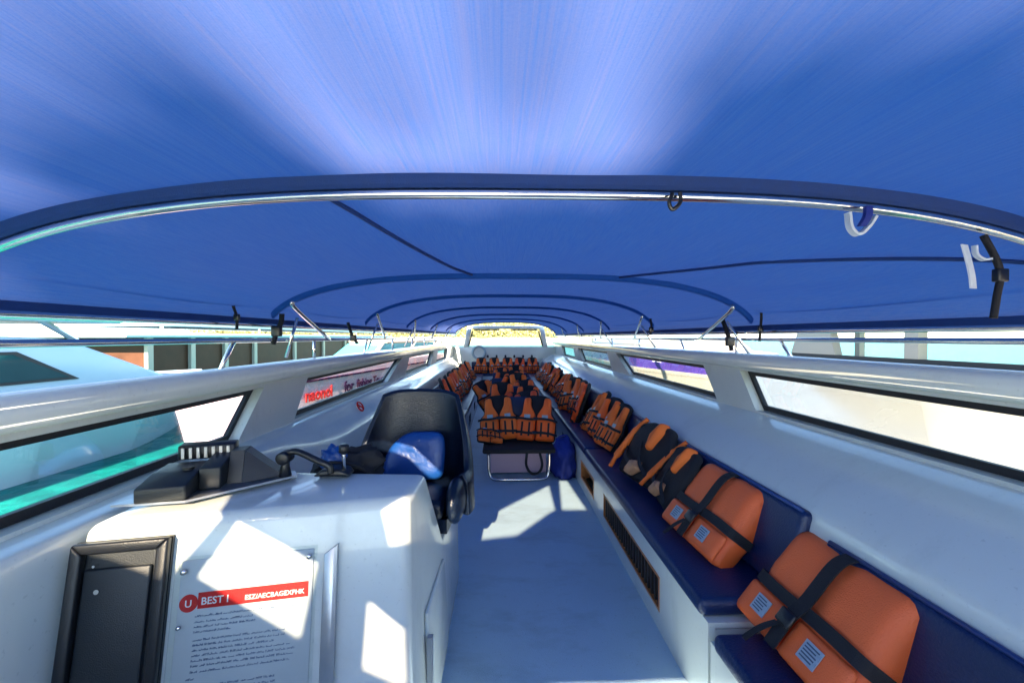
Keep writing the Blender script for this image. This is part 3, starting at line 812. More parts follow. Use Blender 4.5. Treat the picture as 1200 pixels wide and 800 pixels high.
def console():
    t = thing('helm_console', 'white moulded helm console with sloping front beside the aisle', 'console', (-0.8, 1.8, 0))
    O = Vector(t.location)
    def p(name, bm, m, par=t, **k):
        for v in bm.verts: v.co -= O
        return obj(name, bm, m, par, **k)
    bm = nb()
    A = [face(-1.262, 0), face(-1.262, ZTOP-0.012), Vector((-1.262, 1.80, ZTOP-0.012)), Vector((-1.262, 2.15, 0.53)), Vector((-1.262, 2.62, 0.53)), Vector((-1.262, 2.62, 0))]
    B = [face(-0.317, 0) + Vector((0.055, 0, 0)), face(-0.317, ZTOP), Vector((-0.300, 1.70, ZTOP)), Vector((-0.285, 2.10, 0.53)), Vector((-0.262, 2.62, 0.53)), Vector((-0.255, 2.62, 0))]
    va = [bm.verts.new(q) for q in A]; vb = [bm.verts.new(q) for q in B]
    for i in range(6): bm.faces.new((va[i], vb[i], vb[(i+1) % 6], va[(i+1) % 6]))
    bm.faces.new(va); bm.faces.new(vb)
    bevel(p('body', bm, M['gel']), 0.035, 5)
    # locker door on the aisle side
    bm = nb(); d = [(1.52, 0.07), (2.02, 0.05), (2.02, 0.46), (1.56, 0.50)]
    vs = [bm.verts.new((-0.262 - 0.05*(z/0.99) + dx, y, z)) for dx in (0.0, 0.016) for y, z in d]
    for f in ((0,1,2,3), (7,6,5,4), (0,4,5,1), (1,5,6,2), (2,6,7,3), (3,7,4,0)): bm.faces.new([vs[i] for i in f])
    dd = bevel(p('locker_door', bm, M['gel']), 0.008, 2)
    bm = nb(); box(bm, -0.272, -0.252, 1.535, 1.56, 0.14, 0.42); p('hinge', bm, M['steel_dull'], dd)
    # raised coaming lip at the back edge of the dash
    return t
console()

def on_face(cx, cz):
    """matrix: local x along the face, local z up the face, local -y out of it"""
    o = face(cx, cz); ux = Vector((FDIR.x, FDIR.y, 0)); uz = Vector((0, FACE_T, 1)).normalized()
    uz = (uz - ux*uz.dot(ux)).normalized(); uy = uz.cross(ux)
    return Matrix(((ux.x, uy.x, uz.x, o.x), (ux.y, uy.y, uz.y, o.y), (ux.z, uy.z, uz.z, o.z), (0, 0, 0, 1)))

def mthing(name, label, cat, mx, group=None):
    t = thing(name, label, cat); t.matrix_world = mx; return tag(t, None, None, group)

def frame_ring(bm, x0, x1, z0, z1, wd, y0, y1):
    box(bm, x0, x1, y0, y1, z0, z0+wd); box(bm, x0, x1, y0, y1, z1-wd, z1)
    box(bm, x0, x0+wd, y0, y1, z0+wd, z1-wd); box(bm, x1-wd, x1, y0, y1, z0+wd, z1-wd)

def pocket():
    t = mthing('storage_box', 'black framed storage pocket on the console front at far left', 'storage box', on_face(-1.125, 0.65))
    bm = nb(); h = 0.29; wd = 0.125
    prism(bm, [(-wd, -h), (wd, -h), (wd, h), (-wd, h)], 'y', -0.012, 0.0)
    obj('backing', bm, M['grey_plastic'], t)
    bm = nb()
    for (pts) in ([(-wd, -h), (wd, -h), (wd-0.03, -h+0.03), (-wd+0.03, -h+0.03)], [(-wd+0.03, h-0.03), (wd-0.03, h-0.03), (wd, h), (-wd, h)],
                  [(-wd, -h), (-wd+0.03, -h+0.03), (-wd+0.03, h-0.03), (-wd, h)], [(wd-0.03, -h+0.03), (wd, -h), (wd, h), (wd-0.03, h-0.03)]):
        prism(bm, pts, 'y', -0.04, -0.0125)
    bevel(obj('frame', bm, M['black_plastic'], t), 0.006, 2)
    bm = nb(); box(bm, -wd+0.032, wd-0.045, -0.024, -0.0125, -h+0.045, h-0.075); bevel(obj('flap', bm, M['grey_plastic'], t), 0.006, 2)
    bm = nb(); tube(bm, [(-0.05, -0.03, 0.155), (-0.05, -0.022, 0.155)], 0.007, 10); obj('stud', bm, M['steel'], t)
    bm = nb(); tube(bm, [(-0.065, -0.03, 0.225), (-0.065, -0.012, 0.225)], 0.004, 10); obj('stud', bm, M['steel'], t)
pocket()

def placard():
    t = mthing('instruction_board', 'white instruction board with red title band screwed to console front', 'sign', on_face(-0.785, 0.578))
    X0, X1, Z0, Z1 = -0.19, 0.19, -0.36, 0.285
    bm = nb(); box(bm, X0, X1, -0.006, -0.001, Z0, Z1); bevel(obj('paper', bm, M['paper'], t), 0.002, 1)
    bm = nb(); box(bm, X0-0.012, X1+0.012, -0.0165, -0.0105, Z0-0.01, Z1+0.012); obj('cover', bm, M['acrylic'], t)
    bm = nb(); box(bm, X0+0.055, X1-0.012, -0.0085, -0.0065, 0.145, 0.19); obj('title_band', bm, M['red'], t)
    bm = nb(); tube(bm, [(X0+0.03, -0.0066, 0.163), (X0+0.03, -0.0086, 0.163)], 0.025, 24); obj('title_disc', bm, M['red'], t)
    rot = Matrix.Rotation(R(90), 4, 'X')
    def tx(s, x, z, size, m, nm): text_mesh(s, size, m, nm, t, Matrix.Translation((x, -0.0093, z)) @ rot, extrude=0.0004, bold=0.012)
    tx('U', X0+0.020, 0.153, 0.028, M['white_ink'], 'lettering')
    tx('BEST I', X0+0.064, 0.156, 0.029, M['white_ink'], 'lettering')
    tx('ESZ/AECBAGEXPHK', X0+0.185, 0.156, 0.0195, M['white_ink'], 'lettering')
    rnd = random.Random(3)
    lines = [(0.122, 0.29, 0.05), (0.106, 0.16, 0.05), (0.092, 0.17, 0.05), (0.078, 0.10, 0.05), (0.056, 0.26, 0.05), (0.042, 0.255, 0.05), (0.028, 0.225, 0.05), (0.014, 0.27, 0.05),
             (0.0, 0.285, 0.05), (-0.014, 0.28, 0.05), (-0.030, 0.27, 0.05), (-0.048, 0.02, 0.04), (-0.07, 0.235, 0.045), (-0.084, 0.24, 0.045), (-0.098, 0.08, 0.045), (-0.12, 0.19, 0.045),
             (-0.134, 0.25, 0.045), (-0.15, 0.25, 0.045), (-0.166, 0.2, 0.045), (-0.19, 0.25, 0.045), (-0.206, 0.24, 0.045), (-0.222, 0.12, 0.045)]
    bm = nb()
    for z, ln, x0 in lines:
        x = X0 + x0
        end = X0 + x0 + ln
        while x < end:
            wl = rnd.uniform(0.010, 0.034); wl = min(wl, end-x)
            k = 0
            while k < wl:
                cw = rnd.uniform(0.0026, 0.0042); hh = rnd.choice((0.0042, 0.0042, 0.006, 0.0055))
                if rnd.random() < 0.6:
                    box(bm, x+k, x+k+cw*0.35, -0.0075, -0.0065, z, z+hh); box(bm, x+k+cw*0.36, x+k+cw*0.8, -0.0075, -0.0065, z+hh*rnd.choice((0, .4, .7)), z+hh*rnd.choice((.75, .9)))
                else:
                    box(bm, x+k, x+k+cw*0.75, -0.0075, -0.0065, z, z+hh*0.4)
                k += cw
            x += wl + 0.005
    obj('body_text', bm, M['ink'], t)
    for x, z in ((X0+0.012, Z1-0.03), (X1-0.012, Z1-0.02), (X0+0.012, 0.10)):
        bm = nb(); r = 0.0085 if z > 0.2 else 0.006
        bmesh.ops.create_uvsphere(bm, u_segments=14, v_segments=8, radius=r, matrix=Matrix.Translation((x, -0.0165, z)) @ Matrix.Diagonal((1, 0.7, 1, 1)))
        obj('screw', bm, M['steel'], t, smooth=True)
placard()

def strip():
    t = mthing('metal_channel', 'grey metal channel standing upright on console front beside the instruction board', 'metal channel', on_face(-0.545, 0.598))
    bm = nb(); h = 0.275
    prism(bm, [(-0.022, -h-0.1), (0.022, -h-0.1), (0.022, h), (-0.022, h-0.03)], 'y', -0.012, -0.001); bevel(obj('back_plate', bm, M['steel_dull'], t), 0.002, 1)
    bm = nb(); prism(bm, [(0.012, -h-0.1), (0.022, -h-0.1), (0.022, h), (0.012, h-0.006)], 'y', -0.03, -0.0125); obj('lip', bm, M['steel_dull'], t)
strip()

def instrument():
    t = thing('chart_plotter', 'charcoal plastic instrument box with louvred top on a thin plate at console left', 'instrument', (-1.06, 1.52, 0.992), (0, 0, R(14)))
    bm = nb(); prism(bm, [(-0.235, -0.10), (-0.02, -0.12), (0.28, 0.06), (0.26, 0.12), (-0.12, 0.10)], 'z', 0.004, 0.012); obj('plate', bm, M['steel_dull'], t)
    bm = nb(); prism(bm, [(-0.12, 0.0125), (-0.12, 0.062), (-0.02, 0.082), (0.10, 0.086), (0.10, 0.0125)], 'x', -0.165, -0.02)
    for v in bm.verts: pass
    bevel(obj('front_box', bm, M['grey_plastic'], t), 0.006, 2)
    bm = nb(); prism(bm, [(-0.03, 0.013), (-0.03, 0.09), (0.12, 0.115), (0.13, 0.013)], 'x', -0.018, 0.05); bevel(obj('upper_box', bm, M['grey_plastic'], t), 0.005, 2)
    bm = nb(); prism(bm, [(0.02, 0.013), (0.06, 0.125), (0.125, 0.125), (0.16, 0.013)], 'x', 0.052, 0.10); obj('hood', bm, M['black_plastic'], t)
    bm = nb(); vs = [(0.102, 0.015, 0.013), (0.102, 0.06, 0.124), (0.102, 0.125, 0.124), (0.102, 0.16, 0.013), (0.23, 0.06, 0.016), (0.23, 0.12, 0.016)]
    V = [bm.verts.new(q) for q in vs]
    for f in ((0,1,2,3), (1,4,5,2), (0,4,1), (3,2,5), (0,3,5,4)): bm.faces.new([V[i] for i in f])
    obj('cheek', bm, M['black_plastic'], t)
    bm = nb(); prism(bm, [(0.105, 0.09), (0.108, 0.142), (0.155, 0.148), (0.16, 0.09)], 'x', -0.14, 0.05); lou = bevel(obj('louvre_block', bm, M['black_plastic'], t), 0.004, 1)
    bm = nb()
    for i in range(7):
        x = -0.125 + i*0.025; box(bm, x, x+0.010, 0.099, 0.1045, 0.096, 0.136, Matrix.Translation((0, 0, 0)))
    obj('louvre', bm, M['steel_dull'], lou)
    bm = nb(); tube(bm, [(-0.06, 0.0, 0.0835), (-0.06, 0.0, 0.092)], 0.018, 14); obj('knob', bm, M['black_plastic'], t)
instrument()

def throttle():
    t = thing('throttle_lever', 'black bent control lever with round joint on the console beside the instrument box', 'control lever', (-0.845, 1.64, 0.992))
    bm = nb(); tube(bm, [(0, 0, 0), (0, 0, 0.05), (0.003, 0, 0.075)], [0.026, 0.016, 0.016], 12); obj('stem', bm, M['black_plastic'], t, smooth=True)
    bm = nb(); tube(bm, [(0, -0.03, 0.085), (0, -0.026, 0.085), (0, 0.026, 0.085), (0, 0.03, 0.085)], [0.019, 0.025, 0.025, 0.019], 18); obj('joint', bm, M['black_plastic'], t, smooth=True)
    bm = nb(); tube(bm, smooth_path([(0.01, 0, 0.102), (0.05, 0.0, 0.105), (0.13, -0.01, 0.072), (0.175, -0.01, 0.05), (0.18, -0.01, 0.022)], 5), 0.013, 10); obj('handle', bm, M['black_plastic'], t, smooth=True)
    bm = nb(); prism(bm, [(0.10, 0.003), (0.25, 0.003), (0.23, 0.025), (0.19, 0.035), (0.14, 0.03)], 'y', 0.0, 0.08); bevel(obj('base', bm, M['black_plastic'], t), 0.015, 3)
throttle()

def lump(bm, rx, ry, rz, seed, amp=0.18, sub=4, freq=2.2, flat=True):
    bmesh.ops.create_icosphere(bm, subdivisions=sub, radius=1.0)
    for v in bm.verts:
        n = v.co.normalized(); k = 1 + amp*noise.noise(n*freq + Vector((seed, 0, 0))) + amp*0.5*noise.noise(n*freq*2.5 + Vector((0, seed, 0)))
        v.co = Vector((n.x*rx, n.y*ry, n.z*rz))*k
        if flat and v.co.z < -rz*0.6: v.co.z = -rz*0.6

def small_bag():
    t = thing('black_bag', 'small black bag with blue lining slumped on the console beside the helm chair', 'bag', (-0.70, 1.86, 0.875))
    bm = nb(); lump(bm, 0.15, 0.09, 0.11, 4.2, 0.3)
    for v in bm.verts:
        v.co.z += 0.066
        if v.co.z > 0.06: v.co.x += (v.co.z-0.06)*0.7
    obj('body', bm, M['black_cloth'], t, smooth=True)
    bm = nb(); lump(bm, 0.06, 0.05, 0.06, 9.0, 0.3); 
    for v in bm.verts: v.co += Vector((-0.02, -0.05, 0.14))
    obj('lining', bm, M['cushion'], t, smooth=True)
    bm = nb(); tube(bm, smooth_path([(-0.1, -0.05, 0.1), (-0.03, -0.1, 0.14), (0.08, -0.1, 0.13), (0.14, -0.06, 0.08)], 6), 0.008, 8); obj('strap', bm, M['black_cloth'], t, smooth=True)
small_bag()
bm = nb()
tube(bm, [(0, 0, 0), (0, 0, 0.085), (0, 0, 0.09)], [0.008, 0.008, 0.008], 10)
po = thing('chrome_post', 'short chrome post with black cap standing at the rear edge of the console', 'post', (-0.625, 1.665, 0.99))
obj('shaft', bm, M['steel'], po, smooth=True)
bm = nb(); tube(bm, [(0, 0, 0.091), (0, 0, 0.10), (0, 0, 0.125), (0, 0, 0.13)], [0.012, 0.02, 0.02, 0.012], 12); obj('cap', bm, M['black_plastic'], po, smooth=True)

# no-smoking sign on the left liner
def no_smoking():
    t = thing('no_smoking_sign', 'small round red no smoking sticker on the left hull side', 'sign')
    # liner normal there
    pos = Vector((-1.335, 3.95, 0.885))
    n = Vector((0.86, -0.1, 0.5)).normalized(); uy = Vector((0.1, 1, 0)).normalized(); ux = uy.cross(n).normalized()
    # local x -> along boat (+y), local y -> up the panel, local z -> out of the panel
    up = n.cross(uy).normalized()
    up = up if up.z > 0 else -up
    mx = Matrix(((uy.x, up.x, n.x, pos.x), (uy.y, up.y, n.y, pos.y), (uy.z, up.z, n.z, pos.z), (0, 0, 0, 1)))
    t.matrix_world = mx
    bm = nb(); tube(bm, [(0, 0, -0.004), (0, 0, 0.008)], 0.052, 28); obj('disc', bm, M['white_ink'], t)
    bm = nb(); tube(bm, [(0.045*math.cos(a*math.pi/16), 0.045*math.sin(a*math.pi/16), 0.009) for a in range(32)], 0.009, 6, closed=True); obj('ring', bm, M['red'], t)
    bm = nb(); tube(bm, [(-0.032, 0.032, 0.011), (0.032, -0.032, 0.011)], 0.007, 6); obj('slash', bm, M['red'], t)
    bm = nb(); box(bm, -0.03, 0.024, -0.006, 0.006, 0.008, 0.0105); obj('cigarette', bm, M['rubber'], t)
no_smoking()

# ------------------------------------------------------------------ helm chair
def chair():
    t = thing('helm_chair', 'black vinyl bucket helm chair with blue cushion behind the console', 'chair', (-0.50, 2.32, 0.532), (0, 0, R(-5)))
    def shell(r_in, r_out, m, name, zoff=0.0, grow=0.0):
        bm = nb(); NT, NV = 40, 14; gi, go = [], []
        for i in range(NT+1):
            th = lerp(-1.0, 1.0, i/NT)                  # -1 left front .. 1 right front
            a = th*R(112)
            # plan: U shape, front towards -y
            px = math.sin(a); py = math.cos(a)
            sx = math.copysign(abs(px)**0.62, px); sy = py if py > 0 else py*1.0
            # top height: tall at the back, sweeping down to the arms
            k = abs(th)
            top = 0.685 if k < 0.36 else lerp(0.685, 0.27, min(1, ((k-0.36)/0.42))**0.85)
            top -= 0.03*(k/0.36)**2 if k < 0.36 else 0.03*max(0, 1-(k-0.36)/0.2)
            ri, ro = [], []
            for j in range(NV+1):
                v = j/NV; z = lerp(0.06, top, v)
                lean = 0.10*max(0, z-0.2)*max(0, py)
                rnd = 0.03*(max(0, (v-0.8)/0.2))**2
                wx = lerp(0.345, 0.325, min(1, z/0.5)); wy = 0.235
                ri.append(bm.verts.new(((wx-r_in)*sx, (wy-r_in)*sy + lean, z)))
                ro.append(bm.verts.new(((wx-rnd+r_out)*sx, (wy-rnd+r_out)*sy + lean, z + 0.012*(v > 0.95))))
            gi.append(ri); go.append(ro)
        for i in range(NT):
            for j in range(NV):
                bm.faces.new((gi[i][j], gi[i+1][j], gi[i+1][j+1], gi[i][j+1])); bm.faces.new((go[i][j], go[i][j+1], go[i+1][j+1], go[i+1][j]))
            bm.faces.new((gi[i][NV], gi[i+1][NV], go[i+1][NV], go[i][NV])); bm.faces.new((gi[i][0], go[i][0], go[i+1][0], gi[i+1][0]))
        for i in (0, NT):
            for j in range(NV): bm.faces.new((gi[i][j], gi[i][j+1], go[i][j+1], go[i][j]))
        o = obj(name, bm, m, t, smooth=True)
        md = o.modifiers.new('soft', 'BEVEL'); md.width = 0.022; md.segments = 4; md.limit_method = 'ANGLE'; md.angle_limit = R(50)
        return o
    shell(0.035, 0.02, M['chair'], 'back_shell')
    # inner back pad
    bm = nb(); pillow(bm, [(-0.235, 0.15), (0.235, 0.15), (0.25, 0.5), (0.17, 0.635), (-0.17, 0.635), (-0.25, 0.5)], 0.028, 0.0, 0.12)
    o = obj('back_pad', bm, M['chair'], t, smooth=True); o.location = (0, 0.205, 0.01); o.rotation_euler = (R(-6), 0, 0)
    # seat
    bm = nb(); box(bm, -0.235, 0.235, -0.24, 0.2, 0.085, 0.185); bevel(obj('seat', bm, M['chair'], t), 0.035, 4)
    bm = nb(); box(bm, -0.25, 0.25, -0.2, 0.22, 0.01, 0.082); obj('seat_base', bm, M['chair'], t)
    # blue cushion leaning on the back
    bm = nb(); pillow(bm, [(-0.2, 0.0), (0.17, 0.0), (0.175, 0.2), (0.15, 0.275), (-0.06, 0.27), (-0.17, 0.17)], 0.05, 0.0, 0.06)
    for v in bm.verts: v.co.y += 0.006*noise.noise(v.co*16)
    o = obj('back_cushion', bm, M['cushion'], t, smooth=True); o.location = (0.0, 0.08, 0.19); o.rotation_euler = (R(-14), 0, 0)
    bm = nb(); lump(bm, 0.05, 0.15, 0.115, 2.0, 0.03, 3, flat=False)
    o = obj('arm_bolster', bm, M['chair'], t, smooth=True); o.location = (0.285, -0.125, 0.16)
    bm = nb(); lump(bm, 0.05, 0.15, 0.115, 3.0, 0.03, 3, flat=False)
    o = obj('arm_bolster', bm, M['chair'], t, smooth=True); o.location = (-0.285, -0.125, 0.16)
chair()

# ------------------------------------------------------------------ centre platform
def platform():
    t = thing('centre_seat', 'low black topped centre seat on a bent steel frame carrying upright life vests', 'seat', (0.22, 7.0, 0))
    O = Vector(t.location)
    def p(name, bm, m, par=t, **k):
        for v in bm.verts: v.co -= O
        return obj(name, bm, m, par, **k)
    bm = nb(); box(bm, -0.18, 0.61, 4.40, 9.8, 0.29, 0.345); bevel(p('seat_pad', bm, M['black_cloth']), 0.02, 3)
    for y in (5.06, 6.2, 7.4, 8.6, 9.6):
        bm = nb(); prism(bm, [(y, 0.35), (y+0.07, 0.35), (y+0.19, 0.78), (y+0.13, 0.80)], 'x', -0.14, 0.57); bevel(p('backrest', bm, M['navy']), 0.02, 3)
    for y in (4.44, 7.0, 9.6):
        bm = nb(); tube(bm, smooth_path([(-0.12, y, 0.29), (-0.115, y, 0.14), (-0.09, y-0.02, 0.04), (-0.02, y-0.04, 0.018), (0.22, y-0.05, 0.018), (0.45, y-0.04, 0.018), (0.52, y-0.02, 0.04), (0.545, y, 0.14), (0.55, y, 0.29)], 5), 0.014, 8)
        p('leg_frame', bm, M['steel'], smooth=True)
    bm = nb(); tube(bm, smooth_path([(0.30, 4.42, 0.30), (0.29, 4.37, 0.18), (0.34, 4.35, 0.10), (0.42, 4.36, 0.10), (0.46, 4.37, 0.18), (0.44, 4.42, 0.30)], 6), 0.014, 8); p('strap_loop', bm, M['black_cloth'], smooth=True)
    bm = nb(); box(bm, -0.1, 0.53, 4.62, 9.6, 0.02, 0.28); p('locker', bm, M['hull_pink'])
platform()

def blue_bag():
    t = thing('blue_bag', 'crumpled royal blue cloth bag on the deck beside the centre seat', 'bag', (0.72, 4.62, 0.0))
    bm = nb(); lump(bm, 0.16, 0.24, 0.26, 11.0, 0.25, 4, 2.0)
    for v in bm.verts: v.co.z += 0.156
    obj('body', bm, M['blue_bag'], t, smooth=True)
    bm = nb(); tube(bm, smooth_path([(-0.1, 0, 0.3), (-0.05, -0.03, 0.42), (0.05, 0.0, 0.43), (0.09, 0.03, 0.3)], 6), 0.01, 8); obj('drawstring', bm, M['blue_bag'], t, smooth=True)
blue_bag()

# ------------------------------------------------------------------ life vests
def sag(bm, seed, a):
    for v in bm.verts:
        c = v.co.copy()
        v.co.y += a*0.35*noise.noise((c.x*30, c.z*24, seed))
        v.co.y += a*noise.noise((c.x*5+seed, c.z*4, seed)) + a*0.5*noise.noise((c.x*14, c.z*12+seed, 2))
        v.co.x += a*0.5*noise.noise((c.z*4, seed, c.x*3))

def make_vest(variant):
    col = (M['orange'], M['orange_b'], M['orange_c'])[variant]
    t = thing('life_vest', 'orange life vest', 'life vest')
    T = 0.055
    for s in (-1, 1):
        bm = nb()
        o = [(0.006, 0.0), (0.235, 0.0), (0.245, 0.26), (0.185, 0.34), (0.175, 0.56), (0.085, 0.575), (0.075, 0.46), (0.008, 0.33)]
        o = [(s*x, z) for x, z in o]
        if s < 0: o = o[::-1]
        puff(bm, o, T, -0.012, 0.035); sag(bm, variant*3.1+s, 0.014)
        f = obj('front_panel', bm, col, t, smooth=True)
        bm = nb(); box(bm, *sorted((s*0.03, s*0.22)), -T-0.034, -T-0.008, 0.03, 0.235); bevel(obj('pocket', bm, col, t), 0.012, 3)
        for x in (0.075, 0.165):
            bm = nb(); box(bm, s*x-0.012, s*x+0.012, -T-0.040, -T-0.0345, 0.035, 0.215); obj('webbing', bm, M['black_cloth'], t)
        bm = nb(); box(bm, *sorted((s*0.075, s*0.15)), -T-0.022, -T-0.014, 0.275, 0.32); obj('label_patch', bm, M['patch'], t)
    bm = nb()
    puff(bm, [(-0.25, 0.0), (0.25, 0.0), (0.255, 0.3), (0.19, 0.36), (0.18, 0.58), (0.10, 0.62), (-0.10, 0.62), (-0.18, 0.58), (-0.19, 0.36), (-0.255, 0.3)][::-1], -0.05, 0.0, 0.05)
    sag(bm, variant*1.7+5, 0.01)
    obj('back_panel', bm, M['black_cloth'], t, smooth=True)
    for z, dx in ((0.075, 0.0), (0.255, 0.01)):
        bm = nb(); ribbon(bm, [(x, -T-0.043 + 0.055*max(0, abs(x)-0.20)/0.07, z + 0.006*math.sin(x*20+variant)) for x in [i*0.027-0.27 for i in range(21)]], (0, 0, 0.03), 0.005)
        obj('belt', bm, M['black_cloth'], t)
        bm = nb(); box(bm, -0.03, 0.03, -T-0.060, -T-0.046, z-0.02, z+0.02); bevel(obj('buckle', bm, M['black_plastic'], t), 0.005, 2)
    return t
protos = [make_vest(i) for i in range(3)]
used = [False]*3
ORD = ['first', 'second', 'third', 'fourth', 'fifth', 'sixth', 'seventh', 'eighth', 'ninth', 'tenth', 'eleventh', 'twelfth', 'thirteenth', 'fourteenth', 'fifteenth', 'sixteenth', 'seventeenth', 'eighteenth', 'nineteenth']
def put_vest(x, y, z, yaw, lean, label, group, var=None, roll=0.0, sc=1.0):
    i = random.randrange(3) if var is None else var
    o = protos[i] if not used[i] else copy_tree(protos[i]); used[i] = True
    o.location = (x, y, z)
    o.rotation_mode = 'XYZ'
    m = Matrix.Rotation(yaw, 4, 'Z') @ Matrix.Rotation(-lean, 4, 'X') @ Matrix.Rotation(roll, 4, 'Y')
    o.rotation_euler = m.to_euler('XYZ'); o.scale = (sc,)*3
    o['label'] = label; o['category'] = 'life vest'; o['group'] = group
    return o
rr = random.Random(21)
# right bench
ys = [3.95, 4.28, 4.66, 5.35, 5.66, 5.98, 6.32, 6.62, 6.98, 7.3, 7.75, 8.1, 8.42, 8.8, 9.3, 9.7, 10.1, 10.5, 10.95]
for i, y in enumerate(ys):
    put_vest(1.03 + rr.uniform(-0.02, 0.02), y, 0.475, R(-90 + rr.uniform(-26, 26)), R(26 + rr.uniform(-9, 12)),
             'orange life vest on right bench, %s upright one beyond the black lined vests' % ORD[i], 'life vests along the right bench', [1,0,1,2,0][i % 5], R(rr.uniform(-18, 18)), rr.uniform(0.76, 0.86))
# left bench
for i, y in enumerate([6.0, 6.6, 7.2, 7.8, 8.45, 9.1, 9.8, 10.5]):
    put_vest(-0.66 + rr.uniform(-0.02, 0.02), y, 0.475, R(90 + rr.uniform(-14, 14)), R(24 + rr.uniform(-5, 6)),
             'orange life vest on left bench, %s one counted from behind the helm chair' % ORD[i], 'life vests along the left bench', [2,0,2,1][i % 4], R(rr.uniform(-9, 9)), 0.84)
# centre seat rows: a loose pile running aft
rows = [4.62, 5.28, 5.9, 6.5, 7.15, 7.8, 8.45, 9.15]
names = ['front', 'second', 'third', 'fourth', 'fifth', 'sixth', 'seventh', 'last']
for k, y in enumerate(rows):
    for sd_, x in (('left', 0.02), ('right', 0.40)):
        jit = 0.3 if k == 0 else 1.0
        put_vest(x + rr.uniform(-0.05, 0.05)*jit, y + (0.10 if sd_ == 'left' and k == 0 else 0) + rr.uniform(-0.1, 0.16)*jit, 0.36 + (0.0 if k == 0 else rr.uniform(0, 0.05)),
                 R(rr.uniform(-10, 10) if k == 0 else rr.uniform(-32, 32)), R(32 + rr.uniform(-4, 4)*jit*3),
                 'orange life vest in the centre seat pile, %s one of the %s row' % (sd_, names[k]), 'life vests on the centre seat', (1, 0)[sd_ == 'right'] if k == 0 else None, R(rr.uniform(-6, 6) if k == 0 else rr.uniform(-24, 24)), 0.92)
put_vest(-0.10, 4.58, 0.37, R(25), R(62), 'orange life vest slumped at the sunlit left front corner of the centre seat', 'life vests on the centre seat', 1, R(20), 0.6)
# stern bench
for i, x in enumerate([-0.55, -0.1, 0.25, 0.6, 1.0]):
    put_vest(x, 12.2, 0.475, R(rr.uniform(-8, 8)), R(20), 'orange life vest on the far stern bench, %s from its left end' % ORD[i], 'life vests on the stern bench', None, R(rr.uniform(-6, 6)), 0.8)

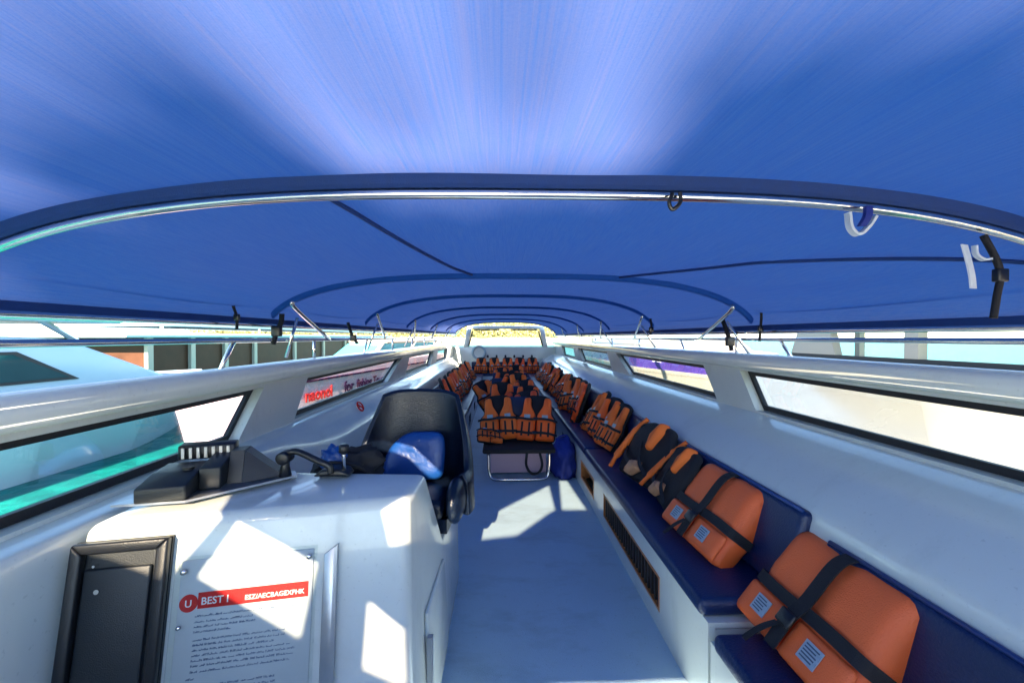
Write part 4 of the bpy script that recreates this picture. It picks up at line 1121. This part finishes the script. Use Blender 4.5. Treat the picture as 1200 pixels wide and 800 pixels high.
# folded foam vests nearest the camera
def make_folded():
    t = thing('folded_vest', 'folded vest', 'life vest')
    W, H, D = 0.50, 0.43, 0.12
    # profile in (y,z): front flat slab rolled over the top
    bm = nb()
    prof = [(-0.015, 0.0), (-0.02, 0.10), (-0.024, 0.24), (-0.018, 0.36), (0.005, 0.415), (0.05, 0.435), (0.10, 0.42), (0.135, 0.37), (0.14, 0.26), (0.12, 0.12), (0.10, 0.02), (0.05, -0.004)]
    pts = smooth_path([(0, a, b) for a, b in prof + prof[:1]], 4)[:-1]
    n = len(pts); NX = 24; rings = []
    c = Vector((0, 0.055, 0.21))
    for i in range(NX+1):
        x = -W/2 + W*i/NX; e = max(0.0, (abs(x)-(W/2-0.05))/0.05); k = math.sqrt(max(0, 1-(e*0.92)**2)) if e > 0 else 1
        ring = []
        for q in pts:
            d = q - c; kk = k if e > 0 else 1
            v = c + Vector((0, d.y*(0.25+0.75*kk), d.z*(0.90+0.10*kk)))
            # groove between the two foam blocks under the vertical strap
            g = math.exp(-(x/0.04)**2)*0.014 + math.exp(-((q.z-0.168)/0.03)**2)*0.010 + 0.004*math.sin(x*70+q.z*30)*math.exp(-((q.z-0.19)/0.05)**2)
            v.y += g if d.y < 0 else 0; v.y += 0.006*noise.noise((x*7, v.z*7, 1.5))
            v.z += 0.006*noise.noise((x*6, 3.0, v.y*6))
            ring.append(bm.verts.new((x, v.y, v.z)))
        rings.append(ring)
    for i in range(NX):
        for k in range(n): bm.faces.new((rings[i][k], rings[i][(k+1) % n], rings[i+1][(k+1) % n], rings[i+1][k]))
    bm.faces.new(rings[0][::-1]); bm.faces.new(rings[-1])
    obj('foam_body', bm, M['foam'], t, smooth=True)
    # lower flap that shows as a second layer
    bm = nb(); pillow(bm, [(-0.248, 0.0), (-0.008, 0.0), (-0.008, 0.14), (-0.248, 0.14)], 0.028, -0.014, 0.02); obj('lower_flap', bm, M['foam'], t, smooth=True)
    bm = nb(); pillow(bm, [(0.008, 0.0), (0.248, 0.0), (0.248, 0.14), (0.008, 0.14)], 0.028, -0.014, 0.02); obj('lower_flap', bm, M['foam'], t, smooth=True)
    # vertical strap over the top
    path = smooth_path([(0.0, -0.051, -0.0), (0.0, -0.052, 0.12), (0.0, -0.036, 0.2), (0.0, -0.032, 0.36), (0, 0.0, 0.424), (0, 0.05, 0.443), (0, 0.11, 0.425), (0, 0.147, 0.36), (0, 0.15, 0.25)], 5)
    bm = nb(); ribbon(bm, path, (0.052, 0, 0), 0.006); obj('strap', bm, M['black_cloth'], t, smooth=False)
    # horizontal strap
    path = [(-0.262, 0.09, 0.168), (-0.258, 0.02, 0.168), (-0.235, -0.026, 0.168)] + [(x, -0.034, 0.168+0.004*math.sin(x*14)) for x in (-0.15, -0.05, 0.05, 0.15)] + [(0.235, -0.026, 0.168), (0.258, 0.02, 0.168), (0.262, 0.09, 0.168)]
    bm = nb(); ribbon(bm, smooth_path(path, 4), (0, 0, 0.046), 0.005); obj('strap', bm, M['black_cloth'], t)
    bm = nb(); box(bm, -0.033, 0.033, -0.068, -0.055, 0.085, 0.14); bevel(obj('buckle', bm, M['black_plastic'], t), 0.006, 2)
    bm = nb(); ribbon(bm, smooth_path([(-0.02, -0.056, 0.08), (-0.045, -0.066, 0.03), (-0.06, -0.075, -0.03), (-0.055, -0.085, -0.05)], 4), (0.025, 0, 0), 0.003); obj('strap_tail', bm, M['black_cloth'], t)
    for x in (-0.125, 0.125):
        bm = nb(); box(bm, x-0.036, x+0.036, -0.0475, -0.0435, 0.045, 0.112); lp = obj('label_patch', bm, M['patch'], t)
        bm = nb()
        for r in range(5):
            zz = 0.055 + r*0.011
            box(bm, x-0.028, x-0.028+random.uniform(0.035, 0.055), -0.0485, -0.0476, zz, zz+0.005)
        obj('print', bm, M['patch_ink'], lp)
    return t
fv = make_folded(); fv2 = copy_tree(fv)
fv.location = (1.00, 1.42, 0.425); fv.rotation_euler = (Matrix.Rotation(R(-90), 4, 'Z') @ Matrix.Rotation(R(-38), 4, 'X')).to_euler()
fv['label'] = 'large folded orange foam vest with black cross straps, nearest the camera on lower bench'; fv['group'] = 'folded foam vests on the right bench'
fv2.location = (0.985, 2.12, 0.485); fv2.rotation_euler = (Matrix.Rotation(R(-86), 4, 'Z') @ Matrix.Rotation(R(-38), 4, 'X')).to_euler()
fv2['label'] = 'folded orange foam vest with black cross straps between bench step and black lined vests'; fv2['group'] = 'folded foam vests on the right bench'

def make_open_vest():
    t = thing('open_vest', 'open vest', 'life vest')
    bm = nb(); puff(bm, [(-0.24, 0), (0.24, 0), (0.26, 0.3), (0.17, 0.44), (0.10, 0.47), (-0.10, 0.47), (-0.17, 0.44), (-0.26, 0.3)], 0.06, 0.0, 0.05); sag(bm, 3, 0.03)
    obj('lining', bm, M['black_cloth'], t, smooth=True)
    # crescent orange edge on one side, rolled panel on the other
    bm = nb(); tube(bm, smooth_path([(0.21, -0.13, 0.0), (0.245, -0.10, 0.10), (0.26, -0.065, 0.24), (0.245, -0.04, 0.38), (0.225, -0.01, 0.48)], 6), [0.016]*6+[0.026]*12+[0.02]*7, 10); obj('side_panel', bm, M['orange_b'], t, smooth=True)
    bm = nb(); puff(bm, [(0.0, 0.24), (-0.07, 0.25), (-0.11, 0.40), (-0.09, 0.48), (-0.04, 0.48), (0.01, 0.34)], 0.07, -0.03, 0.03); sag(bm, 8, 0.02); obj('shoulder_panel', bm, M['orange_b'], t, smooth=True)
    bm = nb(); puff(bm, [(0.06, 0.02), (0.0, 0.02), (-0.08, 0.09), (-0.04, 0.15), (0.05, 0.13)], 0.06, -0.07, 0.02); sag(bm, 5, 0.02); obj('pocket', bm, M['tan'], t, smooth=True)
    for a, b in (((0.24, -0.06, 0.2), (-0.05, -0.10, 0.10)), ((0.1, -0.06, 0.3), (-0.2, -0.07, 0.05))):
        m = (Vector(a)+Vector(b))/2 + Vector((0, -0.04, -0.03))
        bm = nb(); ribbon(bm, smooth_path([a, m, b], 6), (0.0, 0.006, 0.03), 0.004); obj('belt', bm, M['black_cloth'], t)
    return t
ov = make_open_vest(); ov2 = copy_tree(ov)
ov.location = (1.02, 2.98, 0.48); ov.rotation_euler = (Matrix.Rotation(R(-78), 4, 'Z') @ Matrix.Rotation(R(-30), 4, 'X')).to_euler(); ov.scale = (1.0, 1, 0.95)
# mirrored x so that the orange crescent is on the far side
ov.scale = (-1.0, 1, 0.98)
ov['label'] = 'open life vest showing black lining and long curved orange edge on the right bench'; ov['group'] = 'black lined open vests on the right bench'
ov2.location = (1.04, 2.58, 0.48); ov2.rotation_euler = (Matrix.Rotation(R(-98), 4, 'Z') @ Matrix.Rotation(R(-32), 4, 'X')).to_euler(); ov2.scale = (-0.82, 0.9, 0.86)
ov2['label'] = 'open life vest with black lining and tan pocket, right behind the second folded vest'; ov2['group'] = 'black lined open vests on the right bench'
ov['category'] = ov2['category'] = 'life vest'

# ------------------------------------------------------------------ straps hanging from the canopy
def P(px, py, d): return Vector(((px-585)/480*d, d, EYE - (py-395)/480*d))
def hang(name, label, pts, wv, th, m, cat='strap', round_r=None):
    pts = smooth_path(pts, 6); o0 = pts[0].copy()
    bm = nb()
    if round_r: tube(bm, [q-o0 for q in pts], round_r, 8)
    else: ribbon(bm, [q-o0 for q in pts], wv, th)
    o = obj(name, bm, m); o.location = o0; return tag(o, label, cat)
d = 1.19
hang('strap_loop', 'white webbing loop hanging from the first hoop at right', [P(1003, 246, d), P(1006, 264, d), P(1016, 272, d), P(1028, 262, d), P(1036, 250, d)], (0, 0.02, 0), 0.008, M['white_cloth'])
hang('tie_band', 'blue tie band wrapped on the first hoop above the white loop', [P(1028, 238, d-.025), P(1027, 250, d-.025), P(1020, 262, d-.02)], (0.02, 0, 0), 0.012, M['blue_bag'])
hang('webbing_strip', 'white webbing strip dangling straight down from the right end of the first hoop', [P(1148, 283, d), P(1153, 300, d), P(1158, 320, d), P(1160, 336, d)], (0.03, 0.01, 0), 0.004, M['white_cloth'])
hang('tie_loop', 'small white tie curling beside the dangling webbing strip', [P(1161, 284, d), P(1163, 295, d), P(1172, 301, d), P(1181, 300, d)], (0, 0.014, 0.0), 0.006, M['white_cloth'])
hang('hook', 'black hook clipped round the first hoop right of centre', [P(790, 225, d-.02), P(786, 236, d-.02), P(790, 244, d-.02), P(799, 236, d-.02), P(799, 224, d-.02)], None, 0, M['black_plastic'], 'hook', 0.006)
def grab(name, label, pts, r):
    t = thing(name, label, 'strap', pts[0])
    q = [Vector(p)-Vector(pts[0]) for p in pts]
    bm = nb(); tube(bm, smooth_path(q, 5), r, 8); obj('webbing', bm, M['black_cloth'], t, smooth=True)
    bm = nb(); e = q[-1]; k = q[len(q)//2]; box(bm, k.x-r*1.9, k.x+r*1.9, k.y-r*1.2, k.y+r*1.2, k.z-r*2.2, k.z+r*2.2); bevel(obj('buckle', bm, M['black_plastic'], t), r*0.5, 2)
grab('buckle_strap', 'thick black buckled strap hanging at the extreme right under the first hoop', [P(1172, 272, d), P(1188, 300, d), P(1194, 320, d), P(1190, 345, d), P(1186, 372, d)], 0.009)
grab('buckle_strap', 'black buckled strap hanging from the left end of the second hoop', [P(335, 368, 2.7), P(334, 378, 2.7), P(329, 388, 2.7), P(325, 403, 2.7)], 0.016)
grab('buckle_strap', 'small black strap with clip under the left canopy edge rail', [P(278, 352, 2.35), P(281, 362, 2.35), P(284, 372, 2.35), P(284, 386, 2.35)], 0.008)
grab('buckle_strap', 'black strap hanging between second and third hoops at left', [P(410, 378, 3.8), P(413, 388, 3.8), P(416, 396, 3.8), P(421, 402, 3.8)], 0.014)
grab('buckle_strap', 'thin black strap hanging down from the canopy right of the second hoop', [P(897, 352, 2.6), P(898, 370, 2.6), P(897, 385, 2.6), P(896, 400, 2.6)], 0.008)
grab('buckle_strap', 'short black strap end at the foot of the right second hoop brace', [P(850, 372, 3.0), P(856, 388, 3.0), P(860, 400, 3.0), P(862, 411, 3.0)], 0.016)
grab('buckle_strap', 'tiny black strap hanging from the canopy near the third hoop at right', [P(764, 373, 4.3), P(765, 380, 4.3), P(765, 386, 4.3), P(764, 392, 4.3)], 0.012)
